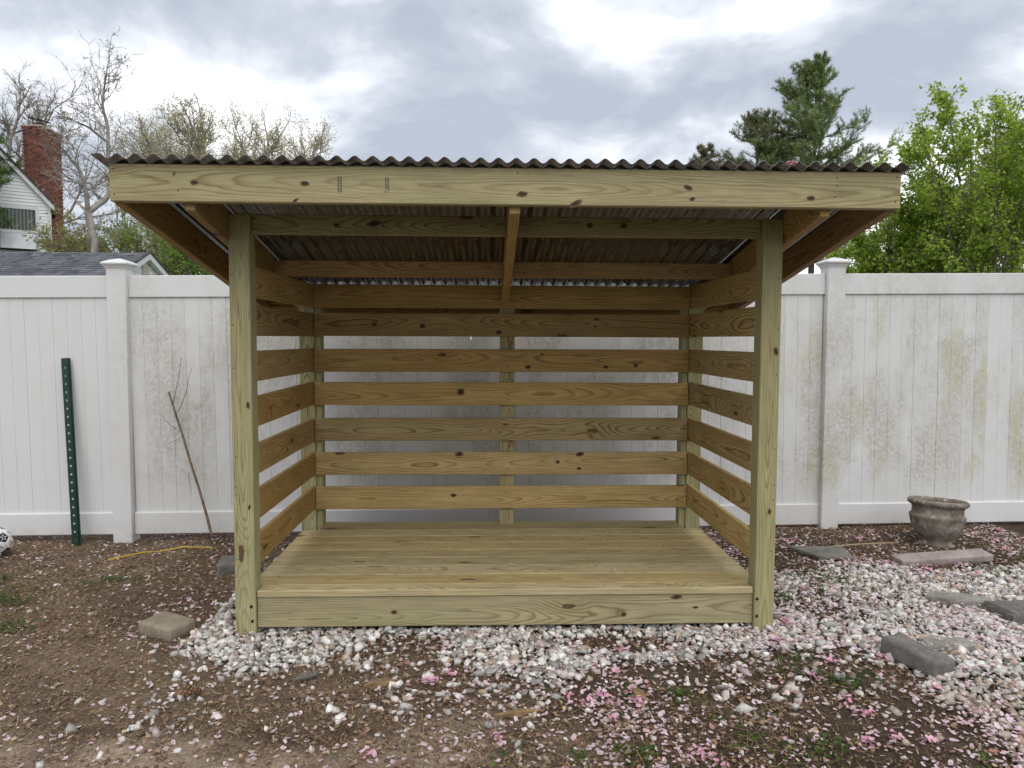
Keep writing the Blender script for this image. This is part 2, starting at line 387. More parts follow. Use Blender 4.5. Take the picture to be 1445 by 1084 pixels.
def scatter(name, tv, tf, P, S, R, cols):
    """copies of a small template (nv,3) at P with sizes S (n,3) and rotations R"""
    n, nv = len(P), len(tv[0]) if tv.ndim == 3 else len(tv)
    V = (tv[None] if tv.ndim == 2 else tv)*S[:, None, :]
    V = np.einsum('nij,nkj->nki', R, V)+P[:, None, :]
    F = (tf[None]+np.arange(n)[:, None, None]*nv).reshape(-1, tf.shape[1])
    return np_mesh(name, V.reshape(-1, 3), F, np.repeat(cols, nv, 0))
# stone templates: squashed icosahedra with pulled corners
g_ = (1+5**.5)/2
ICO = np.array([(-1, g_, 0), (1, g_, 0), (-1, -g_, 0), (1, -g_, 0), (0, -1, g_), (0, 1, g_), (0, -1, -g_), (0, 1, -g_), (g_, 0, -1), (g_, 0, 1), (-g_, 0, -1), (-g_, 0, 1)])/math.hypot(1, g_)
ICF = np.array([(0, 11, 5), (0, 5, 1), (0, 1, 7), (0, 7, 10), (0, 10, 11), (1, 5, 9), (5, 11, 4), (11, 10, 2), (10, 7, 6), (7, 1, 8), (3, 9, 4), (3, 4, 2), (3, 2, 6), (3, 6, 8), (3, 8, 9), (4, 9, 5), (2, 4, 11), (6, 2, 10), (8, 6, 7), (9, 8, 1)])
def stone_cols(n, x, y):
    t = rng.random(n)[:, None]; w = np.array([.68, .66, .625]); g2 = np.array([.40, .385, .365]); tan = np.array([.42, .33, .25]); pk = np.array([.62, .53, .50])
    c = np.where(t < .58, w, np.where(t < .74, g2, np.where(t < .88, pk, tan)))
    c = c*rng.uniform(.62, 1.15, (n, 1)); d_ = (rng.random((n, 1)) < .10); c = np.where(d_, c*.5, c)
    mud = (sstep(-.45, -.8, y)*sstep(.9, 1.3, x)*.65)[:, None]
    c = c*(1-mud)+np.array([.36, .275, .205])*mud*rng.uniform(.7, 1.1, (n, 1))
    return np.clip(c, 0, .85)
def gd(x, y):
    return np.where(in_shed(x, y, .06), 0, gravel(x, y)**1.25*np.where(y > .8, .6, 1))
Pn = sample(23000, gd)
Ps = sample(750, lambda x, y: np.where(in_shed(x, y, -.06), 0, .12+.5*sstep(1.0, .2, np.abs(y+.4))*sstep(2.0, .5, np.abs(x+.2))))   # strays on the soil
PP = np.r_[Pn, Ps]; ns = len(PP)
sz = np.clip(rng.lognormal(math.log(.0097), .42, ns), .004, .023); sz[len(Pn):] *= .72
S3 = np.c_[sz*rng.uniform(.9, 1.5, ns), sz*rng.uniform(.7, 1.1, ns), sz*rng.uniform(.5, .85, ns)]
lift = rng.random(ns)*.016*np.r_[gravel(Pn[:, 0], Pn[:, 1]), np.zeros(len(Ps))]
PZ = np.c_[PP, gz(PP[:, 0], PP[:, 1])+S3[:, 2]*.25+lift]
TV = ICO[None]*(1+np.clip(rng.normal(0, .30, (ns, 12, 1)), -.55, .6)); RM = rotmats(ns, tilt=.55); SC = stone_cols(ns, PP[:, 0], PP[:, 1])
dist = np.hypot(PP[:, 0]-CAM[0], PP[:, 1]-CAM[1]); big = np.argsort(-(sz/dist)*(np.abs(PP[:, 0]-CAM[0]) < .66*(PP[:, 1]-CAM[1])))[:290]
rest = np.setdiff1d(np.arange(ns), big)
go = link('gravel', scatter('gravel', TV[rest], ICF, PZ[rest], S3[rest], RM[rest], SC[rest]), STONE, ground); tag(go, kind='stuff')
for i in big:
    link('stone', scatter('stone', TV[i:i+1], ICF, np.zeros((1, 3)), S3[i:i+1], RM[i:i+1], SC[i:i+1]), STONE, ground, tuple(PZ[i]))

# ------------------------------------------------------------------ wood shelter
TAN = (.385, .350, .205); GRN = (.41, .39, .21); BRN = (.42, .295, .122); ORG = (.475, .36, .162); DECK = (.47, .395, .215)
shed = empty('firewood_shelter', (0, 0, 0))
tag(shed, 'open lumber firewood shelter with slatted walls, plank deck and corrugated metal roof', 'shelter')
def jit(c, a=.05):
    k_ = 1+random.uniform(-a, a)*1.6; h_ = random.uniform(-a, a); return tuple(max(0, x*k_*q) for x, q in zip(c, (1+h_*.5, 1., 1-h_*1.3)))
def board(name, c, size, axis_='x', col=TAN, parent=None, rot=(0, 0, 0), bev=.0035, con=.95):
    """size = (length, thickness, width); axis: which world axis the length follows, width stays vertical where it can"""
    me = box_mesh(name, size[0], size[1], size[2], bev)
    base_ = {'x': Matrix.Identity(3), 'z': Matrix(((0, 0, 1), (0, 1, 0), (-1, 0, 0))), 'y': Matrix(((0, -1, 0), (1, 0, 0), (0, 0, 1))),
             'flat': Matrix(((1, 0, 0), (0, 0, -1), (0, 1, 0)))}[axis_]
    o = link(name, me, WOOD, parent or shed, None, None, (*jit(col[:3], .02 if 'fascia' in name or 'rim' in name else .05), con))
    from mathutils import Euler
    R = Euler(rot).to_matrix() @ base_
    o.matrix_local = Matrix.Translation(c) @ R.to_4x4()
    return o
def zspan(z0, z1): return (z0+z1)/2
# posts
posts = []
for s in (-1, 1):
    posts.append(board('post', (s*1.1755, .0445, .925-.015), (1.8805, .089, .089), 'z', GRN, con=.72))
    board('post', (s*1.1755, 1.2345, .775), (1.66, .089, .089), 'z', GRN)
    board('nailer', (s*1.1115, 1.2400, .80), (1.60, .08, .038), 'z', GRN)
board('stud', (.025, 1.2100, .80), (1.56, .038, .089), 'z', TAN)
# base frame and deck
board('rim_board', (0, .039, .077), (2.260, .038, .140), 'x', TAN, con=.75)
board('rim_board', (0, 1.245, .070), (2.182, .038, .140), 'x', TAN)
for s in (-1, 1): board('rim_board', (s*1.156, .645, .072), (1.085, .038, .138), 'y', TAN)
y = .012; i = 0
dw = .1395
for k_ in range(9):
    L = 2.258 if k_ == 0 else (2.178 if k_ == 8 else 2.366)
    y0, y1 = (.014, .091) if k_ == 0 else (.0945+(k_-1)*dw*1.0, .0945+k_*dw-.004)
    if k_ == 0: y0, y1 = .012, .0895
    if k_ == 8: y1 = min(y1, 1.268); y1 = 1.205+.06
    if k_ == 8: y0 = .0945+7*dw+.0; y0 = max(y0, 1.0)
    board('deck_board', (0, (y0+y1)/2, .1632), (L, .032, y1-y0), 'flat', jit(DECK, .09), bev=.004, con=.62)
# slats
SL = [(1.494, 1.629), (1.325, 1.460), (1.113, 1.249), (.912, 1.044), (.697, .835), (.489, .624), (.281, .416)]
for k_, (a, b) in enumerate(SL):
    a, b = a, a+.1375
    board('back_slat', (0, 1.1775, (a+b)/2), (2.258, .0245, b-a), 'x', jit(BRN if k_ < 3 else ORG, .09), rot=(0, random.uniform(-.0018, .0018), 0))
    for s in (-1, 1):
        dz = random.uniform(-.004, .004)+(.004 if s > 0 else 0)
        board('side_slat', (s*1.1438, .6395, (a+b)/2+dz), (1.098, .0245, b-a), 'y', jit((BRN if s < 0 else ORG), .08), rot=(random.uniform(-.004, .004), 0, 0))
# rafters
ROOF0, SLP = 1.970, .183                                    # underside of the sheets at y = -.393
TH = math.atan(SLP)
def raf(x, zb0, y0, y1, th=.038, d=.1397, col=BRN):
    L = (y1-y0)/math.cos(TH); yc = (y0+y1)/2; zc = zb0-SLP*(yc+.393)+d/2/math.cos(TH)
    return board('rafter', (x, yc, zc), (L, th, d), 'y', col, rot=(-TH, 0, 0))
for s in (-1, 1):
    raf(s*1.5055, 1.8285, -.352, 1.524, col=(BRN if s < 0 else (.40, .27, .15)))
    raf(s*1.2395, 1.8060, -.352, 1.524, col=BRN)
raf(.011, 1.8060, -.352, 1.163, .043, col=ORG)
fas = board('fascia_board', (0, -.374, 1.8985), (3.050, .038, .1410), 'x', TAN, con=.66)
board('rear_fascia_board', (0, 1.545, 1.532), (3.050, .038, .1397), 'x', BRN)
# purlins between the rafters
for (x0, x1) in ((-1.130, -.0115), (.0335, 1.130)): board('purlin', ((x0+x1)/2, .046, 1.8105), (x1-x0, .038, .086), 'x', (.37, .335, .19))
for (x0, x1) in ((-1.2190, -.0115), (.0335, 1.2190)): board('purlin', ((x0+x1)/2, .70, 1.680), (x1-x0, .038, .084), 'x', (.40, .27, .135))
# corrugated roof: overlapping sheets with ridges running down the slope
PITCHW, AMP = .0677, .0098
def sheet(x0, nw, lap, left=False):
    n = nw*12+1; xs = np.linspace(0, nw*PITCHW, n); zs = AMP*np.cos(2*np.pi*(xs+x0-XR)/PITCHW)
    if left:
        xs = np.r_[-.030, -.008, xs]; zs = np.r_[AMP*.55, AMP*.95, zs]; n += 2
    ys = np.linspace(-.432, 1.605, 9)
    X, Y = np.meshgrid(xs+x0, ys); Z = zs[None]+.0108+ROOF0-SLP*(Y+.393)+lap+.0025*(fbm(X*2.5, Y*2.5, 3, 2)-.5)*2*0
    id_ = np.arange(X.size).reshape(X.shape)
    f = np.stack([id_[:-1, :-1], id_[:-1, 1:], id_[1:, 1:], id_[1:, :-1]], -1).reshape(-1, 4)
    me = np_mesh('roof_sheet', np.c_[X.ravel(), Y.ravel(), Z.ravel()], f, None, True)
    o = link('roof_sheet', me, METAL, shed)
    md = o.modifiers.new('thick', 'SOLIDIFY'); md.thickness = .0009; md.offset = 1
    return o
XR = -1.545+.002
x = -1.530
for k_, nw in enumerate((10, 10, 10, 10, 10)):
    sheet(XR+k_*9*PITCHW-(0), nw if k_ < 4 else 10, .0012*(k_ % 2), left=(k_ == 0))
# fixings
mk_screw = mk_simple('screw_head', (.07, .055, .04), .6)
def disc(name, c, r, parent, mat=BLACK, axis_='y', h=.003, n=10):
    bm = bmesh.new(); bmesh.ops.create_cone(bm, cap_ends=True, segments=n, radius1=r, radius2=r*.85, depth=h)
    me = bm_mesh(name, bm); o = link(name, me, mat, parent)
    o.location = c; o.rotation_euler = (math.pi/2, 0, 0) if axis_ == 'y' else (0, 0, 0)
    return o
for x_, z_ in ((-1.149, .112), (-1.146, .045), (1.142, .128), (1.142, .048)): disc('bolt', (x_, -.0015, z_), .0075, shed)
for x_, z_ in ((-1.511, 1.949), (-1.508, 1.853), (1.508, 1.950), (1.505, 1.855), (.02, 1.95), (.02, 1.865), (-1.28, 1.937), (-1.27, 1.87), (1.27, 1.945), (1.262, 1.871)):
    disc('screw', (x_, -.3933, z_), .0032, shed, h=.0012, n=8)
for s in (-1, 1):
    for z_ in (1.78, 1.57, 1.17, .80, .66, .60, .33, 1.36): disc('screw', (s*(1.205+random.uniform(-.004, .004)), -.0006, z_+random.uniform(-.02, .02)), .003, shed, h=.0012, n=8)
for a, b in SL:
    for x_ in (-1.112, 1.112, .02, .032):
        disc('screw', (x_+random.uniform(-.006, .006), 1.1650, a+random.choice((.035, .10))), .0035, shed, h=.0012, n=8)
# knots where the boards show them, and deck screws
def knot(px_, py_, Y, w, h, ang=0., axis_='y'):
    c = at(px_, py_, Y); k_ = (Y-CAM[1])/FPX; n = 14; r_ = random.Random(int(px_*7+py_)); v = [(0, 0, 0)]; f = []; cl = [(.03, .02, .014)]
    wob = [r_.uniform(.82, 1.15) for _ in range(n)]
    for q, col_ in ((.45, (.05, .03, .02)), (.8, (.13, .075, .04)), (1., (.20, .13, .07))):
        for j in range(n):
            a = 2*math.pi*j/n; x_ = math.cos(a)*w*k_/2*q*wob[j]; z_ = math.sin(a)*h*k_/2*q*wob[(j+3) % n]; v.append((x_*math.cos(ang)-z_*math.sin(ang), -.0004*(1.3-q), x_*math.sin(ang)+z_*math.cos(ang))); cl.append(col_)
    for j in range(n): f.append((0, 1+(j+1) % n, 1+j))
    for k2 in range(2):
        for j in range(n): a, b = 1+k2*n+j, 1+k2*n+(j+1) % n; f += [(a, b, b+n), (a, b+n, a+n)]
    me = np_mesh('knot', np.array(v), np.array(f), np.array(cl)); o = link('knot', me, KNOT, shed, (c[0], Y-.0006, c[2])); return o
KNOT = mk_attr('knot_wood', .7, 0, 240, .5)
for a in ((274, 257.5, 12, 7, 0), (430, 259, 13, 7, 0), (417, 283, 11, 4, .6), (737, 274, 15, 8, .1), (812, 287.5, 20, 8, .45), (971, 265, 14, 7, -.35), (977, 281, 9, 6, .3), (1144, 280, 13, 7, 0), (245, 246, 4, 3, 0), (1181, 262, 3, 3, 0)): knot(a[0], a[1], -.393, *a[2:])
for a in ((955, 842.5, 19, 7, .1), (880, 867, 10, 8, .2), (556, 864, 9, 6, 0), (981, 857, 10, 4, 0)): knot(a[0], a[1], .020, *a[2:])
for a in ((650, 553, 12, 11, 0), (648, 641, 13, 7, .1), (818, 641, 14, 7, .2), (787, 652, 6, 5, 0), (817, 661, 7, 5, 0), (528, 458, 10, 6, 0), (596, 460, 10, 7, 0), (704, 469, 9, 6, 0), (840, 461, 4, 4, 0), (842, 451, 9, 4, 0), (745, 518, 9, 6, 0), (855, 518, 8, 5, 0), (897, 516, 7, 6, 0), (640, 699, 9, 5, 0), (765, 500, 5, 3, 0)): knot(a[0], a[1], 1.165, *a[2:])
for a in ((350, 572, 5, 11, .1), (1095, 496, 7, 13, .2), (352, 716, 4, 9, -.2), (1086, 722, 5, 10, 0)): knot(a[0], a[1], 0., *a[2:])
for a in ((832, 318, 10, 8, .1), (528, 316, 22, 8, .2), (880, 319, 12, 9, 0), (475, 318, 9, 7, 0)): knot(a[0], a[1], .027, *a[2:])
for k_ in range(9):
    yb = .05 if k_ == 0 else .0945+(k_-.5)*dw
    for x_ in (-1.07, -.42, .03, .44, 1.07):
        for q in ((-.035, .035) if k_ else (0,)): disc('screw', (x_+random.uniform(-.012, .012), yb+q+random.uniform(-.006, .006), .1796), .0042, shed, mk_screw, 'z', .0012, 8)
# two ink stamps on the fascia, small upright rows of marks
INK = mk_simple('stamp_ink', (.06, .05, .045), .8)
def stamp(xc, zc, rows):
    v, f = [], []
    for r_, marks in enumerate(rows):
        x0 = xc+(r_-.5)*.0095
        for (za, zb, xa, xb) in marks:
            i_ = len(v); v += [(x0+xa, -.3932, zc+za), (x0+xb, -.3932, zc+za), (x0+xb, -.3932, zc+zb), (x0+xa, -.3932, zc+zb)]; f.append((i_, i_+1, i_+2, i_+3))
    link('ink_stamp', pd_mesh('ink_stamp', v, f), INK, shed)
def glyphs(seed, z0, z1, step):
    r_ = random.Random(seed); L = []; z = z1
    while z > z0:
        a = z-step*.72
        for q in range(2): L.append((a+q*step*.45, a+q*step*.45+step*.26, -.0034, .0034))
        L.append((a, z-step*.05, -.0034, -.0016) if r_.random() < .6 else (a, z-step*.05, .0016, .0034))
        if r_.random() < .5: L.append((a, z-step*.05, .0012, .0026))
        z -= step*(1 if r_.random() < .85 else 1.8)
    return L
stamp(-.660, 1.9, (glyphs(1, -.026, .03, .0105), glyphs(2, -.026, .03, .0105)))
stamp(-.480, 1.9, (glyphs(3, -.026, .027, .0075), glyphs(4, -.020, .027, .0075)))

# ------------------------------------------------------------------ vinyl fence
fence = empty('vinyl_fence', (-.143, 1.88, -.05)); tag(fence, 'white vinyl privacy fence with capped posts and grey green mildew stains', 'fence')
FL = [(-7.50, 1.73), (-5.03, 1.78), (-2.575, 1.83), (-.143, 1.88), (2.360, 1.93), (4.86, 1.98), (7.36, 2.03)]
def ftop(x): return 1.7565+.0112*x
def fpart(name, me, c, rz): 
    o = link(name, me, VINYL, fence); o.location = Vector(c)-fence.location; o.rotation_euler = (0, -.0112 if name not in ('post', 'bottom_rail') else (-.004 if name == 'bottom_rail' else random.uniform(-.004, .004)), rz); return o
def ring_solid(name, prof):
    v, f = [], []
    for (h, z) in prof: v += [(-h, -h, z), (h, -h, z), (h, h, z), (-h, h, z)]
    for k_ in range(len(prof)-1):
        for j in range(4): a, b = k_*4+j, k_*4+(j+1) % 4; f.append((a, b, b+4, a+4))
    f.append((3, 2, 1, 0)); n = len(v)-4; f.append((n, n+1, n+2, n+3)); return pd_mesh(name, v, f)
capm = ring_solid('post_cap', [(.066, 0), (.066, .008), (.072, .010), (.074, .018), (.083, .026), (.087, .033), (.087, .040), (.080, .046), (.045, .062), (.006, .074)])
pick = None
pw = .0905
pm = box_mesh('picket', pw-.0002, .022, 1.56, .0024)
for k_, (x_, y_) in enumerate(FL):
    zt = ftop(x_)+.045; zb = -.22
    po = fpart('post', box_mesh('post', .127, .127, zt-zb, .006, 2), (x_, y_, (zt+zb)/2), .02)
    co = link('post_cap', capm, VINYL, po, (0, 0, (zt-zb)/2-.004))
    if k_ == len(FL)-1: break
    x2, y2 = FL[k_+1]; L = math.hypot(x2-x_, y2-y_)-.127; rz = math.atan2(y2-y_, x2-x_); xc, yc = (x_+x2)/2, (y_+y2)/2; zt = ftop(xc)
    fpart('top_rail', box_mesh('top_rail', L, .050, .147, .005, 2), (xc, yc, zt-.0735), rz)
    fpart('bottom_rail', box_mesh('bottom_rail', L, .050, .150, .005, 2), (xc, yc, -.026+.004*xc+.075), rz)
    n = int(L/pw); 
    for j in range(n):
        u = (j-(n-1)/2)*(L/n)/L; px_ = xc+u*(x2-x_)*L/(L+.127); py_ = yc+u*(y2-y_)*L/(L+.127)
        o = fpart('picket', pm, (px_, py_+random.uniform(-.0012, .0012), ftop(px_)-.90), rz); o.scale[0] = (L/n)/pw
    
# ------------------------------------------------------------------ loose things in the yard
def rough_block(name, dx, dy, dz, bev, amp, seed, cuts=3, fscale=14):
    bm = bmesh.new(); bmesh.ops.create_cube(bm, size=1)
    for v in bm.verts: v.co = (v.co.x*dx, v.co.y*dy, v.co.z*dz)
    bmesh.ops.bevel(bm, geom=bm.edges[:], offset=bev, segments=2, affect='EDGES', profile=.6)
    bmesh.ops.subdivide_edges(bm, edges=[e_ for e_ in bm.edges if e_.calc_length() > .04], cuts=cuts, use_grid_fill=True)
    for v in bm.verts:
        d = mnoise.noise_vector(v.co*fscale+Vector((seed*7.1, seed*3.3, 0))); v.co += d*amp
    return bm_mesh(name, bm, True)
def put(o, x_, y_, dz, rot=(0, 0, 0)):
    o.location = (x_, y_, float(gz(x_, y_))+dz); o.rotation_euler = rot; return o
def slab(name, pts, th, mat, seed, amp=.004):
    bm = bmesh.new(); P = []
    for i_ in range(len(pts)):
        a, b = Vector((*pts[i_], 0)), Vector((*pts[(i_+1) % len(pts)], 0)); n = max(2, int((b-a).length/.03))
        for q in range(n): P.append(a.lerp(b, q/n))
    rings = []
    c0 = sum(P, Vector())/len(P)
    for (s_, z) in ((.97, 0), (1., th*.25), (1., th*.75), (.965, th), (.6, th), (.25, th)):
        R_ = []
        for p in P:
            q = c0+(p-c0)*s_; q.z = z; q += mnoise.noise_vector(q*25+Vector((seed, 0, z*30)))*amp; R_.append(bm.verts.new(q))
        rings.append(R_)
    for a, b in zip(rings, rings[1:]):
        for i_ in range(len(P)): j = (i_+1) % len(P); bm.faces.new((a[i_], a[j], b[j], b[i_]))
    bm.faces.new(rings[-1]); bm.faces.new(rings[0][::-1])
    me = bm_mesh(name, bm, False); return link(name, me, mat)
o = put(link('concrete_paver', rough_block('concrete_paver', .20, .15, .065, .014, .004, 1), PAVERB), -1.545, .055, .030, (.03, .05, -.42)); tag(o, 'tan rounded concrete paver lying alone on bare soil beside the front post', 'paver')
o = put(link('concrete_paver', rough_block('concrete_paver', .15, .18, .085, .012, .003, 2), PAVER), -1.585, 1.03, .030, (.02, 0, .2)); tag(o, 'dark grey block half hidden behind the shelter post near the fence', 'paver')
o = put(link('concrete_paver', rough_block('concrete_paver', .115, .255, .080, .016, .004, 3), PAVER), 1.668, -.375, .048, (.06, .04, .40)); tag(o, 'dark grey oblong paver lying tilted on the white gravel', 'paver')
o = slab('flat_stone', [(-.15, -.05), (.10, -.07), (.17, .02), (.02, .07), (-.12, .06)], .03, FIELD, 4); put(o, 1.90, -.22, .0, (0, .03, .1)); o.scale = (.85, .85, 1); tag(o, 'pale flat stone sunk in gravel touching the oblong paver', 'stone')
o = slab('flat_stone', [(-.14, .02), (-.03, -.06), (.12, -.07), (.15, -.02), (.05, .05), (-.1, .07)], .045, FIELD, 5); put(o, 2.27, .29, .005, (-.05, .0, -.1)); tag(o, 'small broken grey stone ledge in the gravel', 'stone')
o = slab('flat_stone', [(-.17, .05), (-.08, -.10), (.35, -.17), (.40, .1), (.05, .12)], .07, SLATE, 6, .006); put(o, 2.47, .08, -.005, (0, 0, -.35)); tag(o, 'large grey green rough stone slab in the gravel', 'stone')
o = slab('slate_slab', [(-.16, .10), (-.04, -.07), (.17, -.09), (.19, .09)], .022, SLATE, 7, .003); put(o, 1.96, 1.14, .012, (.12, .02, .05)); tag(o, 'grey slate slab lying on soil before the fence post', 'slate')
o = put(link('stone_plank', rough_block('stone_plank', .62, .11, .045, .006, .003, 8, 2), PINKSTONE), 2.66, 1.03, .022, (.10, -.015, .14)); tag(o, 'long dusty mauve stone bar lying in front of the urn', 'stone bar')
o = slab('slate_chip', [(-.055, -.015), (.05, .005), (.06, .025), (-.02, .02)], .010, SLATE, 9, .002); put(o, -.80, -.46, .018, (.25, .1, .5)); tag(o, 'thin dark slate chip on soil in front of the deck', 'slate')
# urn
def lathe(name, prof, n=40, amp=0, seed=0, smooth=True):
    v, f = [], []
    for k_, (r_, z) in enumerate(prof):
        for j in range(n):
            a = 2*math.pi*j/n; p = Vector((r_*math.cos(a), r_*math.sin(a), z)); p += mnoise.noise_vector(p*22+Vector((seed, 0, 0)))*amp; v.append(p)
    for k_ in range(len(prof)-1):
        for j in range(n): a, b = k_*n+j, k_*n+(j+1) % n; f.append((a, b, b+n, a+n))
    f.append(tuple(range(n-1, -1, -1))); q = (len(prof)-1)*n; f.append(tuple(range(q, q+n))); return pd_mesh(name, v, f, smooth)
urn = empty('urn_planter'); put(urn, 2.875, 1.44, -.006, (-.05, .075, .3)); urn.scale = (.92, .92, 1.03); tag(urn, 'weathered concrete urn planter standing on the soil against the fence', 'urn')
link('urn_body', lathe('urn_body', [(.118, 0), (.121, .012), (.110, .020), (.100, .030), (.102, .040), (.118, .056), (.142, .082), (.160, .115), (.170, .148), (.174, .170), (.180, .180), (.183, .190), (.178, .200), (.168, .206), (.165, .218), (.166, .245), (.172, .255), (.178, .262), (.181, .268)], 48, .004, 3), CONCRETE, urn)
link('rim', lathe('rim', [(.172, .258), (.190, .262), (.198, .272), (.199, .284), (.193, .293), (.178, .296), (.166, .292), (.158, .27), (.150, .23)], 48, .005, 5), CONCRETE, urn)
link('soil_fill', lathe('soil_fill', [(.157, .215), (.157, .242), (.11, .248), (.05, .252)], 32, .01, 9), mk_simple('potting_soil', (.06, .042, .03), .95, nscale=40, namp=.5, bump=.8), urn)
# football
ball = empty('football'); BR = .098
def football():
    white = mk_simple('white_panel', (.72, .73, .74), .35, nscale=6, namp=.06); blk = mk_simple('black_panel', (.015, .015, .017), .35)
    import itertools
    V = [Vector(p).normalized() for p in ICO]; el = min((V[0]-q).length for q in V[1:])*1.01
    tri = [t for t in itertools.combinations(range(12), 3) if all((V[a]-V[b]).length < el for a, b in itertools.combinations(t, 2))]
    def third(a, b): return (V[a]*2+V[b])/3
    def panel(name, pts, mat):
        c0 = sum(pts, Vector())/len(pts); ax = c0.normalized(); e1 = (pts[0]-c0).normalized(); e2 = ax.cross(e1)
        pts = sorted(pts, key=lambda p: math.atan2((p-c0).dot(e2), (p-c0).dot(e1))); n = len(pts); sub = 3
        per = [pts[i_].lerp(pts[(i_+1) % n], q/sub) for i_ in range(n) for q in range(sub)]; N = len(per)
        v, f = [c0.normalized()*BR], []
        for s_, rr in ((.34, 1.), (.67, 1.), (.93, 1.), (.985, .985), (.985, .95)):
            v += [(c0+(p-c0)*s_).normalized()*BR*rr for p in per]
        for j in range(N): f.append((0, 1+j, 1+(j+1) % N))
        for k_ in range(4):
            for j in range(N): a, b = 1+k_*N+j, 1+k_*N+(j+1) % N; f.append((a, a+N, b+N, b))
        o = link(name, pd_mesh(name, v, f, True), mat, ball); return o, c0.normalized(), e1, e2
    def mark(par, c0, e1, e2, mat, r_, w, n):
        v, f = [], []
        for k_ in range(n):
            a = 2*math.pi*k_/n+.3; d1 = e1*math.cos(a)+e2*math.sin(a); d2 = e2*math.cos(a)-e1*math.sin(a); i_ = len(v)
            for (p, q) in ((.2, -.5), (.2, .5), (.6, 1.), (1., 0), (.6, -1.)): v.append((c0+d1*r_*p+d2*w*q).normalized()*BR*1.004)
            f.append((i_, i_+4, i_+3, i_+2, i_+1))
        link('printed_mark', pd_mesh('printed_mark', v, f), mat, par)
    for i_ in range(12):
        nb = [j for j in range(12) if j != i_ and (V[i_]-V[j]).length < el]
        o, c0, e1, e2 = panel('black_panel', [third(i_, j) for j in nb], blk); mark(o, c0, e1, e2, white, .26, .028, 5)
    for t in tri:
        pts = [third(a, b) for a, b in itertools.permutations(t, 2)]
        o, c0, e1, e2 = panel('white_panel', pts, white); mark(o, c0, e1, e2, blk, .17, .05, 3)
football(); put(ball, -3.195, 1.42, BR-.012, (.5, .35, .9)); tag(ball, 'white football with black pentagon panels on soil by the fence', 'ball')
# steel stake with punched holes, leaning on the fence
def stake():
    w, lip, H, t_ = .034, .017, 1.27, .003; step = .055; v, f = [], []
    def quad(a, b, c, d): i_ = len(v); v.extend((a, b, c, d)); f.append((i_, i_+1, i_+2, i_+3))
    zs = [0]; z = .05; flags = []
    while z < H-.04: zs += [z-.006, z+.006]; flags += [0, 1]; z += step
    zs.append(H); flags.append(0)
    for (z0, z1, hole) in zip(zs, zs[1:], flags):
        for (x0, x1) in ((-w/2, -.006), (-.006, .006), (.006, w/2)):
            if hole and x0 == -.006: continue
            quad((x0, 0, z0), (x1, 0, z0), (x1, 0, z1), (x0, 0, z1))
        for s in (-1, 1):
            quad((s*w/2, 0, z0), (s*(w/2+.004), .016, z0), (s*(w/2+.004), .016, z1), (s*w/2, 0, z1))
            quad((s*(w/2+.004), .016, z0), (s*(w/2+.004+.009), .017, z0), (s*(w/2+.013), .017, z1), (s*(w/2+.004), .016, z1))
    bm = bmesh.new(); me0 = pd_mesh('steel_stake', v, f); bm.from_mesh(me0); bmesh.ops.remove_doubles(bm, verts=bm.verts, dist=.0004)
    me = bm_mesh('steel_stake', bm)
    o = link('steel_stake', me, mk_simple('dark_green_enamel', (.006, .034, .026), .38, nscale=20, namp=.25))
    md = o.modifiers.new('t', 'SOLIDIFY'); md.thickness = t_; md.offset = 0
    p0 = np.array([-2.840, 1.675, -.09]); p1 = np.array([-2.930, 1.776, 1.17]); d = Vector(p1-p0).normalized()
    xax = Vector((1, .02, 0)); xax = (xax-d*xax.dot(d)).normalized(); yax = d.cross(xax); M = Matrix((xax, yax, d)).transposed().to_4x4(); M.translation = Vector(p0); o.matrix_world = M
    tag(o, 'dark green punched steel fence stake leaning upright on the white fence', 'stake')
stake()

# tubes from polylines -------------------------------------------------
def tubes(name, segs, sides=5):
    """segs: list of (p0,p1,r0,r1)"""
    A = np.array([s[0] for s in segs], float); B = np.array([s[1] for s in segs], float); r0 = np.array([s[2] for s in segs]); r1 = np.array([s[3] for s in segs])
    d = B-A; L = np.linalg.norm(d, axis=1, keepdims=True)+1e-9; d /= L
    up = np.where(np.abs(d[:, 2:3]) < .9, np.array([[0, 0, 1.]]), np.array([[1., 0, 0]])); u = np.cross(d, up); u /= np.linalg.norm(u, axis=1, keepdims=True); w = np.cross(d, u)
    a = np.linspace(0, 2*np.pi, sides, endpoint=False); c, s = np.cos(a), np.sin(a)
    ring = u[:, None, :]*c[None, :, None]+w[:, None, :]*s[None, :, None]
    V = np.concatenate([A[:, None]+ring*r0[:, None, None], (B+d*r1[:, None]*.3)[:, None]+ring*r1[:, None, None]], 1)
    j = np.arange(sides); f = np.stack([j, (j+1) % sides, (j+1) % sides+sides, j+sides], 1)
    F = (f[None]+np.arange(len(segs))[:, None, None]*2*sides).reshape(-1, 4)
    return np_mesh(name, V.reshape(-1, 3), F, None, True)
def poly(pts, r0, r1):
    pts = np.array(pts, float); n = len(pts)-1; rr = np.linspace(r0, r1, n+1)
    return [(pts[i_], pts[i_+1], rr[i_], rr[i_+1]) for i_ in range(n)]
